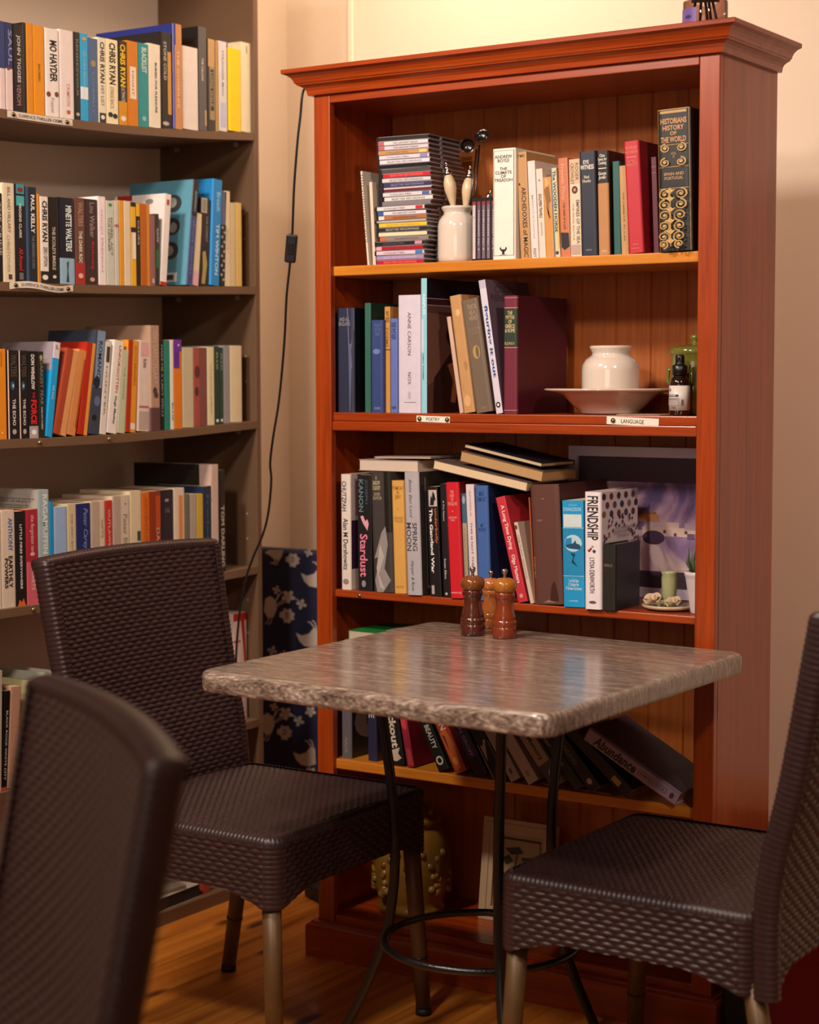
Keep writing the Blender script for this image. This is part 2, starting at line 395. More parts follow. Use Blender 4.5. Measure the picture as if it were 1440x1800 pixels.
for px, py, k in ((69, 777, 3), (191, 771, 3), (58, 1074, 4)):
    y = hit(px, py, 0, XF).y
    b = MB(); b.lathe([(.0048, 0), (.0048, .0015), (.0038, .0035), (0, .0045)], mat('#a09070', .25, metal=1), 14)
    tag(b.build('drawing_pin', None, (XF+.0003, y, zs(k, y)-.009), (0, R(90), 0)),
        {69: 'small metal pin on third brown shelf edge below the black books', 191: 'small metal pin on third brown shelf edge below leaning orange books', 58: 'small metal pin on fourth brown shelf edge'}[px], 'pin')

# ---------------------------------------------------------------- books
def mkbook(name, label, t, h, d, c, loc, rot, spine=(), right=(), left=(), hb=False, pages=None, group=None, cat='book', top=()):
    root = thing(name, label, cat, loc, rot, group=group)
    bul = min(.004, t*.13) if hb else .0008
    th = min(.0022 if hb else .0007, t*.18); ov = .003 if hb else 0
    cm = mat(c, .42 if not hb else .5, mottle=.08)
    UQ = [0, .04, .09, .15, .85, .91, .96, 1]; YQ = [0, .5, .83, 1, 1, .83, .5, 0]     # rounded shoulders, flat middle
    def sp(u): return -bul*lerp(list(zip(UQ, YQ)), u)
    N = 7
    outer = [(0, d)] + [(t*q, sp(q)) for q in UQ] + [(t, d)]
    inner = [(t-th, d)] + [(th+(t-2*th)*q, sp(q)+th) for q in UQ[::-1]] + [(th, d)]
    b = MB(); n = len(outer)
    for z, fl in ((0, 1), (h, 0)):
        vs = [(x, y, z) for x, y in outer] + [(x, y, z) for x, y in inner[::-1]]
        fs = [(i, i+1, n+i+1, n+i) if fl else (i+1, i, n+i, n+i+1) for i in range(n-1)]
        b.add(vs, fs, cm)
    lo = outer + inner; m_ = len(lo)
    vs = [(x, y, 0) for x, y in lo] + [(x, y, h) for x, y in lo]
    b.add(vs, [(i, (i+1) % m_, m_+(i+1) % m_, m_+i) for i in range(m_)], cm)
    b.decor(spine, lambda u, v, e: (u*t, sp(u)-e, h*(1-v)))
    b.decor(right, lambda u, v, e: (t+e, u*d, h*(1-v)))
    b.decor(left, lambda u, v, e: (-e, d*(1-u), h*(1-v)))
    b.build('cover', root)
    p = MB(); p.box(th, t-th, max(0.0005, th)-bul*.5 if hb else th, d-ov-.0005, ov+.0004, h-ov-.0004, mat(pages, .8, mottle=.12, mscale=300) if pages else cream_page)
    p.build('page_block', root)
    return root

ZN = {  # zone: crop x0, y0, scale, shelf, phrase
 'u1': (0, 0, 3.13, ('u', 1), 'top brown shelf'), 'u2': (0, 280, 3.13, ('u', 2), 'second brown shelf'),
 'u3': (0, 550, 3.13, ('u', 3), 'third brown shelf'), 'u4': (0, 800, 3.13, ('u', 4), 'fourth brown shelf'), 'u5': (0, 1080, 5.625, ('u', 5), 'fifth brown shelf'),
 'a1': (840, 170, 3.4286, ('c', S1), 'top bookcase shelf'), 'a2': (570, 470, 4.235, ('c', S2), 'second bookcase shelf'), 'a2r': (840, 470, 3.4286, ('c', S2), 'second bookcase shelf'),
 'a3': (580, 760, 4.235, ('c', S3), 'third bookcase shelf'), 'a3r': (860, 760, 3.6, ('c', S3), 'third bookcase shelf'),
 'a4': (570, 1060, 4.114, ('c', S4), 'fourth bookcase shelf'), 'a4r': (860, 1200, 3.6, ('c', S4), 'fourth bookcase shelf'),
}
HUE = {}
def B(zone, xl, xr, yt, c, label, tx=(), xt=None, hb=False, d=None, y=None, right=(), left=(), pages=None, h=None, name=None, cat='book', yb=None):
    x0, y0, s, (kind, sh), ph = ZN[zone]
    pxl, pxr, pyt = x0+xl/s, x0+xr/s, y0+yt/s
    pxt = x0+(xt if xt is not None else xl)/s
    nm = name or ('hardback_book' if hb else 'paperback_book')
    lab = label + ', ' + ph
    if kind == 'u':
        pl = XF-.012 if y is None else XF-y; ax = 0
        yy = (y0+yt/s)
        zr = 1.0
        A = hit(pxl, 0, 0, pl).y; Bq = hit(pxr, 0, 0, pl).y
        # verticals are nearly plumb, refine with the shelf height
        for _ in range(3):
            zz = zs(sh, (A+Bq)/2); 
            def solve(px):
                lo, hi = -200, 2200
                for _ in range(30):
                    m_ = (lo+hi)/2
                    if hit(px, m_, 0, pl).z > zz: lo = m_
                    else: hi = m_
                return hit(px, lo, 0, pl).y
            A = solve(pxl); Bq = solve(pxr)
        z0 = max(zs(sh, A), zs(sh, Bq)) + .0003; T = hit(pxt, pyt, 0, pl)
        t = (Bq-A); th = math.atan2(T.y-A, T.z-z0) if xt is not None else 0.0
        hh = h or (T.z-z0)/math.cos(th)
        if xt is None: t *= .985
        else: t *= math.cos(th)
        if th > 0: loc = (pl, Bq-t*math.cos(th), z0+t*math.sin(th))
        else: loc = (pl, A, z0)
        rot = (0, th, R(90)); dd = d or (.128 if hh < .2 else .15)
    else:
        pl = .03 if y is None else y
        def solve(px):
            lo, hi = -200, 2200
            for _ in range(30):
                m_ = (lo+hi)/2
                if hit(px, m_, 1, pl).z > sh: lo = m_
                else: hi = m_
            return hit(px, lo, 1, pl).x
        A = solve(pxl); Bq = solve(pxr); z0 = sh+.0003; T = hit(pxt, pyt, 1, pl)
        t = (Bq-A); th = math.atan2(T.x-A, T.z-z0) if xt is not None else 0.0
        hh = h or (T.z-z0)/math.cos(th)
        t *= .985 if xt is None else math.cos(th)
        if th > 0: loc = (Bq-t*math.cos(th), pl, z0+t*math.sin(th))
        else: loc = (A, pl, z0)
        rot = (0, th, 0); dd = d or min(.14 if hh < .2 else .16, DP-.018-pl)
    return mkbook(nm, lab, t, hh, dd, c, loc, rot, tx, right, left, hb, pages, 'books on the ' + ph, cat)
K, Wt = '#1a1716', '#e9dfd4'
# top brown shelf
B('u1', 0, 31, 115, '#2b3a6b', 'dark blue book with pinkish white lower spine, at left frame edge', [('r', .53, 1, 0, 1, '#d8c3c0')])
B('u1', 33, 73, 122, '#24305c', 'navy book with SAUL lettering and white base', [('r', .52, 1, 0, 1, '#d9c4c2'), ('v', 'SAUL', .08, .48, .4, .95, '#7d8fc0', .02), ('c', .52, .4, .25, .02, '#8a2f3a')])
B('u1', 77, 130, 130, '#1d1a1c', 'black book titled Venom in pale condensed letters', [('v', 'JOHN TIGGES', .12, .66, .3, .75, '#c9c0bb', .02), ('v', 'VENOM', .68, .92, .3, .75, '#9a6f78', .02)])
B('u1', 132, 148, 124, '#15110f', 'very thin black book beside two orange spines')
B('u1', 150, 186, 124, '#d98a1c', 'left one of two plain orange spines')
B('u1', 188, 248, 137, '#e08f1a', 'wider right one of two plain orange spines', [('v', 'SACRED', .42, .62, .42, .6, '#6a3c0c')])
B('u1', 253, 328, 152, '#e9e0da', 'white book with bold black name and red poppy print', [('v', 'MO HAYDER', .13, .60, .32, .86, '#141212', .03), ('c', .745, .2, .16, .03, '#7a3a30'), ('c', .735, .8, .16, .03, '#7a3a30'), ('v', 'Poppet', .78, .95, .3, .6, '#b7a8a8')])
B('u1', 333, 409, 160, '#e7d9d6', 'white book with faint pink lettering beside the red poppy one', [('v', 'CRIMSON', .6, .85, .45, .7, '#d99a92'), ('r', .9, .94, .45, .7, '#c8583a')])
B('u1', 411, 445, 175, '#20211f', 'thin black book left of the bright blue spine', [('v', 'RENDEZVOUS', .08, .72, .35, .65, '#8c8a80'), ('c', .93, .5, .3, .02, '#b8a890')])
B('u1', 446, 489, 182, '#2aa3d8', 'bright sky-blue book with a white square', [('r', .61, .75, 0, 1, '#dfe6ea'), ('v', 'LEE CHILD KILLING', .2, .6, .35, .65, '#8ecbe6'), ('c', .06, .5, .3, .02, '#c89a6a')])
B('u1', 490, 542, 207, '#4a668c', 'denim blue book with a small tan emblem', [('c', .3, .5, .26, .04, '#a08a60'), ('v', 'CONNELLY', .4, .9, .35, .6, '#6f8cb0')])
B('u1', 543, 587, 204, '#e6dac0', 'slimmer cream thriller with black capitals, left of its wider twin', [('v', 'CHRIS RYAN', .05, .53, .25, .8, '#1b1a18', .025), ('v', 'HIT LIST', .56, .8, .3, .7, '#8d8478'), ('r', .88, 1, .1, .9, '#2e3a34'), ('c', .93, .5, .25, .025, Wt)])
B('u1', 588, 653, 212, '#ece0ba', 'wider cream thriller with black capitals', [('v', 'CHRIS RYAN', .04, .53, .25, .78, '#1b1a18', .03), ('v', 'STRIKE BACK', .56, .82, .3, .6, '#b28c70'), ('c', .89, .3, .2, .03, '#20201e'), ('c', .9, .7, .2, .03, '#20201e')])
B('u1', 655, 702, 222, '#23201a', 'black thriller with bright yellow capitals', [('v', 'CHRIS RYAN', .04, .54, .2, .8, '#f2c81e', .03), ('r', .72, 1, 0, 1, '#d2901e'), ('v', 'ULTIMATE', .55, .72, .3, .7, '#d0c8b8'), ('c', .92, .5, .3, .03, Wt)])
B('u1', 704, 763, 222, '#cf7a14', 'orange book with a large white middle panel', [('r', .3, .68, .2, .8, '#e8dac4'), ('v', 'NIGHT', .35, .64, .4, .6, '#a8602c')])
B('u1', 766, 820, 235, '#1f8f96', 'teal book with white block lettering', [('v', 'BLACKLIST', .05, .35, .3, .8, '#c8dcd2', .03), ('c', .9, .5, .2, .03, '#8ac0c0')])
B('u1', 822, 886, 237, '#e6dcc8', 'cream book with small black capitals right of teal one', [('v', 'BURIED FOR PLEASURE', .22, .82, .5, .68, '#26221f', .02)])
B('u1', 889, 948, 172, '#1f1b1d', 'tall black book with a ragged yellow stripe', [('v', 'STONE COLD', .1, .5, .25, .5, '#c9c0ba'), ('r', .2, .85, .6, .95, '#c9923a'), ('c', .95, .4, .3, .02, '#bdb4b0')], d=.2)
B('u1', 954, 1003, 130, '#c98a55', 'tall peach-spined book with a blue cover', [('r', 0, .2, 0, .2, '#22358a'), ('v', 'THE GOODLIFE', .25, .8, .35, .6, '#ecd0b0'), ('r', 0, 1, 0, .1, '#24358c')], d=.23, left=[('r', 0, 1, 0, 1, '#20308a')], hb=True)
B('u1', 1006, 1092, 250, '#e4d8d2', 'plain glossy white book left of the tall grey one')
B('u1', 1095, 1140, 145, '#5a5658', 'tall grey book with a white ring on black cover', [('v', 'THE CALLING', .3, .52, .35, .6, '#d8d4d0'), ('r', .8, .95, .7, .95, '#b89a78')], d=.19, left=[('r', 0, 1, 0, 1, '#141112'), ('c', .125, .62, .09, .045, '#b9aaa8'), ('c', .125, .62, .05, .024, '#141112')])
B('u1', 1143, 1186, 212, '#3a3430', 'tan-topped book with a dark title panel', [('r', 0, .3, .1, .95, '#c09a68'), ('r', .3, .88, .25, .95, '#9a8868'), ('r', .33, .78, .38, .8, '#2c2824'), ('v', 'LONG WALK', .36, .74, .42, .72, '#b0a488')])
B('u1', 1188, 1204, 226, '#b58d4e', 'very thin ochre book beside the pale lettered spine')
B('u1', 1206, 1251, 224, '#d8d4d8', 'pale blue-white book titled Stranger Man', [('v', 'STRANGER MAN', .1, .6, .35, .62, '#8c98a8'), ('r', .68, .95, .2, .8, '#b8bfe0')])
B('u1', 1256, 1326, 262, '#f2cf0c', 'bright yellow book near the shelf end', y=.014, hb=True)
B('u1', 1327, 1391, 229, '#e8dab8', 'cream book last in the row by the side panel', [('v', 'noise', .04, .12, .45, .6, '#8a8068')])
B('u1', 1251.5, 1256, 240, '#5a241a', 'very thin dark red-brown book squeezed left of the yellow one', y=.02, d=.12)
# second brown shelf
B('u2', -12, 17, 185, '#17181a', 'black book cut off by the frame edge', [('v', 'THE CRIME', .1, .7, .4, .8, '#b0a89c')])
B('u2', 20, 86, 128, '#dccdb0', 'wide cream book with raised cream capitals', [('v', 'BILL AND HILLARY', .04, .5, .4, .65, '#8c7d60'), ('v', 'CHRISTOPHER', .52, .9, .3, .55, '#b9a88a'), ('r', .92, .97, .4, .7, '#4a4238')])
B('u2', 89, 145, 134, '#17191e', 'black book with teal top and red script', [('r', 0, .1, .1, .9, '#3a8f9c'), ('c', .06, .5, .3, .025, '#8a2a26'), ('r', .12, .22, .1, .9, '#4ba9ac'), ('v', 'HIGGINS CLARK', .2, .55, .35, .6, '#e3dfd8'), ('v', 'All Around', .65, .88, .3, .7, '#c8242a', .02, .2), ('r', .9, .97, .3, .7, '#6a6866')])
B('u2', 147, 208, 150, '#1c2734', 'dark slate book with bold white name', [('r', 0, 1, 0, .22, '#35506e'), ('v', 'PAUL KELLY', .08, .48, .45, .8, '#e6e4df', .03), ('v', 'THE DRINKERS GUIDE', .5, .85, .5, .75, '#707a84')])
B('u2', 210, 223, 190, '#d28a22', 'thin orange strip of a book beside Zero Option')
B('u2', 225, 271, 203, '#e6dcd4', 'white Zero Option thriller with black capitals', [('v', 'CHRIS RYAN', .05, .52, .25, .85, '#181614', .03), ('v', 'ZERO OPTION', .58, .8, .35, .8, '#44403c'), ('r', .86, 1, 0, 1, '#24221f'), ('c', .93, .5, .35, .03, Wt)])
B('u2', 274, 326, 207, '#1b1815', "black The Scold's Bridle paperback", [('v', "THE SCOLD'S BRIDLE", .34, .84, .3, .65, '#c8c0b0', .02), ('c', .92, .5, .2, .02, '#cfc8c0')])
B('u2', 330, 413, 208, '#141c2a', 'wide black book with pale blue figure at the foot', [('v', 'MINETTE WALTERS', .09, .62, .42, .82, '#dce4e4', .03), ('r', .7, 1, 0, 1, '#8fb0c4'), ('p', [(.45, .75), (.6, .73), (.55, .85), (.62, .98), (.4, .98), (.48, .86)], '#1d4a58')])
B('u2', 417, 471, 210, '#6a4438', 'The Dark Room paperback with a red foot', [('v', 'WALTERS', .05, .33, .3, .8, '#a88a78', .02), ('v', 'THE DARK ROOM', .38, .8, .35, .7, '#e6dcd0', .02), ('r', .75, 1, 0, 1, '#a3302c'), ('c', .9, .5, .25, .03, '#d8b0a0')], hb=False)
B('u2', 474, 541, 217, '#3a2a2c', 'dark brown book with red word Reckoning', [('v', 'Lou Walker', .04, .45, .35, .75, '#a08a88', .01), ('v', 'Reckoning', .5, .82, .4, .7, '#b8302c', .015), ('c', .94, .5, .2, .025, '#d0a088')])
B('u2', 544, 586, 203, '#ecdfe0', 'white book with pink lettering', [('v', 'NICCI FRENCH', .15, .85, .35, .6, '#d8a8b0')])
B('u2', 588, 634, 226, '#c6cabc', 'pale green-grey book with a green dot', [('c', .05, .5, .22, .02, '#3f8a3c'), ('v', 'NOBEL ACT', .2, .65, .5, .75, '#6c7064'), ('v', 'THE LISTENER', .2, .6, .2, .42, '#6c7064')])
B('u2', 635, 657, 228, '#c9c4bc', 'thin grey-white book with pink band', [('r', .28, .31, 0, 1, '#b05a80')])
B('u2', 659, 684, 226, '#dd9a2c', 'thin golden orange book between two pale ones')
B('u2', 686, 722, 228, '#dccbb0', 'slim cream book left of yellow and black spines')
B('u2', 724, 752, 236, '#e2ac26', 'yellow spine with black bands', [('r', .0, .05, 0, 1, K), ('r', .3, .68, .2, .9, '#e9dfcc'), ('r', .3, .36, 0, 1, K)])
B('u2', 754, 774, 246, '#211d1a', 'thin black spine with a yellow top', [('r', 0, .15, 0, 1, '#dfae20'), ('v', 'CLUES', .2, .5, .3, .7, '#c9c0b0')])
B('u2', 776, 828, 243, '#b5601a', 'burnt orange spine with lighter edge', [('r', 0, 1, .62, 1, '#cf8434')])
B('u2', 830, 856, 305, '#8e5f5c', 'short mauve book among taller spines', [('r', .9, .96, .3, .7, '#d8b8b8')])
B('u2', 858, 878, 300, '#33302c', 'thin dark book with a green foot', [('v', 'SAW', .2, .4, .3, .8, '#c8c0c0'), ('r', .5, .75, .1, .9, '#2a6a3a')])
B('u2', 880, 915, 192, '#e8dfdb', 'white book tilted right with a red foot', [('r', .96, 1, 0, 1, '#b82420'), ('r', .06, .12, .3, .7, '#b4402e')], xt=908, d=.15, left=[('r', 0, .06, .05, .35, '#a32a24'), ('c', .08, .7, .08, .03, '#8a8a88')])
B('u2', 1022, 1055, 116, '#3e4a78', 'tall pale-blue covered annual with round photos on its side', [('r', 0, .34, 0, 1, '#1c1a1e'), ('v', 'ALMANAC', .1, .3, .35, .65, '#9ab0c0'), ('v', 'short stories', .38, .9, .3, .7, '#6a7ab8')], xt=1062, d=.19,
  left=[('r', 0, 1, 0, 1, '#5f9db4'), ('c', .22, .72, .13, .085, '#3a3c3e'), ('c', .21, .70, .07, .05, '#9aa0a0'), ('c', .44, .72, .13, .085, '#3a3c3e'), ('c', .45, .74, .06, .05, '#a2a4a2'), ('c', .67, .72, .13, .085, '#3a3c3e'), ('c', .67, .7, .07, .05, '#989a98'), ('r', .88, .97, .55, .85, '#dde2e2'), ('r', .90, .95, .6, .8, '#3a4044')], hb=True)
B('u2', 1057, 1090, 300, '#d8c6a8', 'slim cream book leaning against the round-photo annual', [('r', .8, 1, 0, 1, '#d6a9b8')], xt=1084)
B('u2', 1093, 1146, 212, '#211d1e', 'black book with dull yellow figure at the foot', [('r', 0, .17, .1, .7, '#a8a294'), ('r', .02, .15, .2, .6, '#8a8880'), ('v', 'THE FOREST', .2, .5, .6, .8, '#8c8688'), ('p', [(.3, .62), (.6, .6), (.8, .75), (.6, .98), (.25, .98), (.35, .8)], '#a59558')], xt=1102, d=.14)
B('u2', 1150, 1203, 111, '#1f86cc', 'tall glossy bright blue book', [('v', 'Breath', .12, .3, .4, .75, '#9ad0ee', .01), ('v', 'TIM WINTON', .42, .9, .4, .72, '#bfe2f2', .02)], xt=1168, hb=True, d=.16)
B('u2', 1207, 1236, 178, '#5a6484', 'grey-blue book with black checkered foot', [('r', .35, 1, .0, 1, '#1c1d20')] + [('r', .37+i*.05, .395+i*.05, .1+.4*(i % 2), .45+.4*(i % 2), '#a8a49c') for i in range(12)], xt=1220)
B('u2', 1238, 1270, 173, '#dac8a6', 'cream book with tiny grey title, taller of the end pair', [('v', 'MARLOWE', .4, .62, .4, .6, '#a89a80')])
B('u2', 1272, 1299, 238, '#cbb78c', 'shorter aged cream book second from the row end')
B('u2', 1301, 1332, 238, '#d8b96c', 'yellowed book last in the row')
# third brown shelf
B('u3', -6, 39, 197, '#e08a1c', 'orange book at the left frame edge', [('v', 'CASE HISTORIES', .03, .2, .35, .5, '#7a4a10'), ('c', .93, .4, .12, .015, '#f0c070')])
B('u3', 47, 105, 205, '#16161a', 'left one of two black copies of The Echo', [('r', 0, 1, 0, .1, '#d9bcae'), ('v', 'WALTERS', .05, .3, .3, .85, '#5b5240'), ('c', .4, .45, .2, .05, '#2f5c74'), ('c', .4, .5, .06, .02, '#d0dde0'), ('v', 'THE ECHO', .55, .85, .4, .7, '#e0dad2', .02), ('c', .92, .55, .2, .03, '#b0a8a0')])
B('u3', 110, 156, 207, '#16161a', 'right one of two black copies of The Echo', [('r', 0, 1, 0, .1, '#d9bcae'), ('v', 'WALTERS', .05, .3, .3, .85, '#5b5240'), ('c', .4, .45, .2, .05, '#2f5c74'), ('c', .4, .5, .06, .02, '#d0dde0'), ('v', 'THE ECHO', .55, .85, .4, .7, '#e0dad2', .02), ('c', .92, .55, .2, .03, '#b0a8a0')])
B('u3', 159, 214, 210, '#141214', 'black The Force paperback with big red title', [('v', 'DON WINSLOW', .04, .44, .3, .65, '#e9e4de', .03), ('v', 'THE', .47, .54, .4, .65, '#d02028', .02), ('v', 'FORCE', .56, .84, .22, .8, '#e0242c', .035), ('r', .86, 1, .05, .95, '#a9a2a2'), ('c', .93, .5, .25, .03, '#f0ecea')])
B('u3', 217, 246, 212, '#23221a', 'dark book titled Darkest Fear in grey', [('c', .07, .5, .3, .03, '#a0a060'), ('v', 'DARKEST FEAR', .1, .62, .25, .8, '#77746a', .02), ('v', 'HARLAN COBEN', .64, .9, .35, .65, '#cfc8c0', .02)])
B('u3', 249, 286, 165, '#1aa0e0', 'cyan book with grey-white top leaning right', [('r', 0, .17, 0, 1, '#d9d0d4'), ('v', 'eff', .03, .08, .3, .7, '#4a4a50'), ('v', 'DR NO', .46, .6, .4, .6, '#c8e6f2')], xt=296, d=.15, left=[('r', 0, .3, 0, 1, '#9b8d94')])
B('u3', 289, 362, 102, '#a8452a', 'leaning red-brown book with peach spine edge', [('r', 0, 1, .5, 1, '#d99a60')], xt=385, d=.14, h=.185)
B('u3', 366, 413, 106, '#d38a4e', 'leaning peach orange book, right of the red-brown one', [('r', .1, .9, .75, .95, '#b8541f')], xt=447, d=.13, h=.185)
B('u3', 426, 478, 170, '#b32a18', 'leaning red book with golden spine edge', [('r', 0, 1, .6, 1, '#e09a40')], xt=477, d=.13)
B('u3', 486, 545, 103, '#3a4252', 'tall mottled blue and black leaning book', [('r', 0, .55, .15, .9, '#7c90ac'), ('v', 'ROMANCE', .1, .5, .35, .7, '#26304a', .02), ('c', .5, .4, .3, .06, '#1c2334'), ('c', .68, .55, .3, .05, '#5c6a92'), ('c', .84, .4, .2, .03, '#12182a')], xt=527, d=.14)
B('u3', 547, 582, 162, '#dfd6cc', 'slim white book with dark title block, leaning slightly', [('r', .05, .22, .3, .8, '#3c3a38'), ('v', 'HUNTER', .26, .8, .35, .6, '#8c8880')], xt=578)
B('u3', 584, 640, 158, '#e8e0d8', 'white book with red Unforgotten title', [('v', 'UNFORGOTTEN', .05, .56, .5, .75, '#c4502e', .015), ('v', 'Hugh Mackay', .6, .9, .45, .72, '#2c2825', .02)], xt=628)
B('u3', 643, 686, 206, '#bfc4a4', 'pale olive-green book', [('v', 'THE WINTER', .2, .6, .45, .62, '#8c9076')], xt=667)
B('u3', 689, 745, 153, '#e09426', 'orange book with a red left edge and white sticker', [('r', 0, 1, 0, .42, '#a8301a'), ('v', 'RUTH RENDELL', .06, .5, .6, .8, '#b0701c'), ('r', .9, .97, .45, .9, '#e6dcc8')], xt=707)
B('u3', 755, 820, 154, '#ddc8bc', 'cream book with a pink square at the head', [('r', .02, .17, .15, .85, '#d9a8a4'), ('v', 'the curious', .2, .3, .35, .7, '#5a4a48'), ('r', .72, .74, .1, .9, '#a86a60'), ('r', .78, .98, .1, .9, '#b8a398')], xt=766)
B('u3', 823, 880, 68, '#b08e78', 'tallest beige-brown book with knot emblem', [('v', 'ON SANCTUARY', .06, .56, .3, .72, '#c8ad98', .015), ('c', .62, .45, .2, .035, '#4a3a34'), ('c', .66, .55, .2, .03, '#4a3a34'), ('r', .78, 1, 0, 1, '#5a3a3e')], d=.19, hb=True)
B('u3', 882, 906, 150, '#171718', 'thin black book with white capitals beside the teal one', [('v', 'MAKE ME A LADY SPELLS', .05, .85, .3, .7, '#9c9a98')])
B('u3', 907, 938, 150, '#1e7f70', 'teal green spine')
B('u3', 940, 958, 150, '#e2dcd0', 'thin white spine right of the teal one', [('v', 'BLUE', .7, .9, .3, .7, '#3b6a9a')])
B('u3', 960, 1003, 147, '#dc7a18', 'orange book with a purple top', [('r', 0, .32, 0, .7, '#5c2490'), ('r', 0, .13, 0, 1, '#6a2ca0'), ('c', .06, .6, .1, .012, Wt)])
B('u3', 1006, 1068, 190, '#c4b896', 'wide aged grey-cream book near purple and orange one')
B('u3', 1070, 1103, 194, '#a04c44', 'dull coral book with dark blotches', [('c', .3, .5, .4, .08, '#5c2a2a'), ('c', .55, .4, .3, .06, '#4a2626')])
B('u3', 1105, 1141, 190, '#7c4744', 'maroon-brown book left of a cream one')
B('u3', 1143, 1181, 186, '#ddd0a8', 'cream book with tiny vertical title', [('v', 'THE HISTORY OF MAN', .2, .85, .45, .6, '#8c805c')])
B('u3', 1183, 1208, 183, '#1f3a2e', 'left one of two dark green books', [('v', 'ELLIS', .08, .3, .35, .7, '#9aa890'), ('c', .95, .5, .3, .02, Wt)])
B('u3', 1210, 1230, 190, '#223c30', 'right one of two dark green books', [('v', 'ELLIS', .08, .3, .35, .7, '#9aa890'), ('c', .95, .5, .3, .02, Wt)])
B('u3', 1232, 1266, 179, '#8f8d92', 'grey book near the row end')
B('u3', 1268, 1333, 179, '#dccba6', 'wide cream book last in the row')
# fourth brown shelf
B('u4', -14, 9, 310, '#d8ccb4', 'cream book sliver at the frame edge')
B('u4', 13, 88, 306, '#d9c4b0', 'beige Earthly Powers paperback', [('v', 'ANTHONY', .08, .42, .5, .82, '#2a6aa8', .02), ('v', 'EARTHLY', .47, .8, .5, .8, '#221f1e', .03), ('v', 'POWERS', .49, .8, .2, .45, '#221f1e', .03)])
B('u4', 91, 147, 310, '#1c1718', 'black Little Fires Everywhere book with flames at the foot', [('v', 'LITTLE FIRES EVERYWHERE', .14, .82, .4, .62, '#e3dcd2', .02), ('p', [(.1, 1), (.3, .93), (.5, .96), (.7, .92), (.9, 1)], '#d86a2a')])
B('u4', 150, 214, 300, '#a82838', 'red book with white script fading to pink', [('v', 'the forgotten tent', .06, .48, .3, .7, '#e2b0b4', .01, .2), ('r', .55, 1, 0, 1, '#d0606c'), ('c', .47, .5, .2, .02, '#e0a8a8'), ('v', 'SECRETS', .58, .85, .4, .7, '#e8b8b8')])
B('u4', 217, 277, 192, '#9fb4b8', 'tall pale blue Ragamuffin book with printed back cover', [('v', 'RAGAMUFFIN', .04, .57, .4, .85, '#dde2e0', .03), ('v', 'FAMILY', .6, .8, .5, .75, '#5a6a70')], d=.17,
  left=[('r', 0, 1, 0, 1, '#a9a29a'), ('h', 'the gripping adventure of a lost family\nmaking their own with grace of', .07, .12, .2, .95, '#3c3834'), ('h', 'daring and kindness between her\nbrothers and the stars', .13, .17, .2, .85, '#3c3834')])
B('u4', 279, 300, 255, '#1d8fc8', 'thin bright blue spine')
B('u4', 303, 374, 287, '#98b2d4', 'light blue book', [('v', 'Dear', .65, .85, .4, .65, '#4a70b0', .015, .2)])
B('u4', 377, 425, 270, '#cfbc98', 'slim cream-tan book left of the navy script book', [('v', 'THE GREY BAY', .1, .5, .4, .6, '#9c8a6c')])
B('u4', 428, 503, 268, '#1c2a66', 'navy book with looping pale script', [('v', 'Peter Carey', .05, .5, .4, .8, '#7c8ac0', .01, .3), ('v', 'Parrot Olivier', .56, .9, .3, .85, '#a8b0d8', .01, .3)])
B('u4', 506, 583, 256, '#d6c3ae', 'cream book with a tiny title, left of the red spine', [('r', 0, 1, 0, .6, '#b8a290'), ('v', 'GIFTS', .2, .4, .72, .85, '#8a7a68')])
B('u4', 585, 623, 250, '#c0322a', 'red spine with pale capitals', [('v', 'OUTLAWS', .1, .5, .35, .7, '#e2a898', .02), ('c', .8, .5, .25, .03, '#b0a0a8')])
B('u4', 626, 718, 226, '#d2bfaa', 'wide cream book titled Peter Blazer', [('r', 0, 1, 0, .45, '#b39e90'), ('v', 'Peter Blazer', .2, .7, .6, .85, '#a08c78'), ('r', .72, .83, .55, .9, '#6aa0b8'), ('c', .09, .74, .03, .012, '#3a3430')])
B('u4', 721, 783, 199, '#d8c6a4', 'cream book with a small dark square', [('r', .42, .52, .6, .9, '#3a4a48')])
B('u4', 786, 828, 205, '#d06a1e', 'orange book with yellow patch at the foot', [('v', 'ADVENTURE', .05, .6, .35, .7, '#b8501a', .02), ('r', .62, .85, .05, .95, '#e0a83a')])
B('u4', 830, 890, 199, '#8c3216', 'rust-red book with pale lettering', [('r', .05, .4, .5, .95, '#b84a1e'), ('v', 'DAVID JO', .4, .85, .45, .85, '#d8a080', .02)])
B('u4', 893, 957, 192, '#28202c', 'dark plum book with two small title marks', [('h', 'OIL', .2, .25, .3, .7, '#7c7078'), ('r', .1, .13, .3, .6, '#a09498')])
B('u4', 961, 1019, 183, '#dccab4', 'white book with an orange lettered stripe', [('r', .08, .6, .45, .8, '#d88a4a')])
B('u4', 1021, 1048, 216, '#6f6858', 'olive grey book')
B('u4', 1050, 1085, 216, '#aaa090', 'grey-cream book left of the yellow spine')
B('u4', 1087, 1121, 215, '#c8a63a', 'mustard yellow spine')
B('u4', 1123, 1166, 172, '#1c2c48', 'dark blue-green book with faint script', [('v', 'Ireland', .1, .8, .35, .7, '#3c5c50')])
B('u4', 1168, 1206, 52, '#cbb0a4', 'very tall pinkish book with a dark photographic cover', [('p', [(0, .15), (1, .10), (1, .14), (0, .19)], '#3c4a68'), ('p', [(0, .3), (1, .22), (1, .25), (0, .34)], '#3c4a68')], d=.24, left=[('r', 0, 1, 0, .85, '#26221f')])
B('u4', 1213, 1242, 82, '#1c1816', 'tall dark book with white rough capitals leaning on the panel', [('v', 'TOM DARLING', .35, .95, .2, .8, '#bdb2a4', .02)], xt=1206, d=.2)
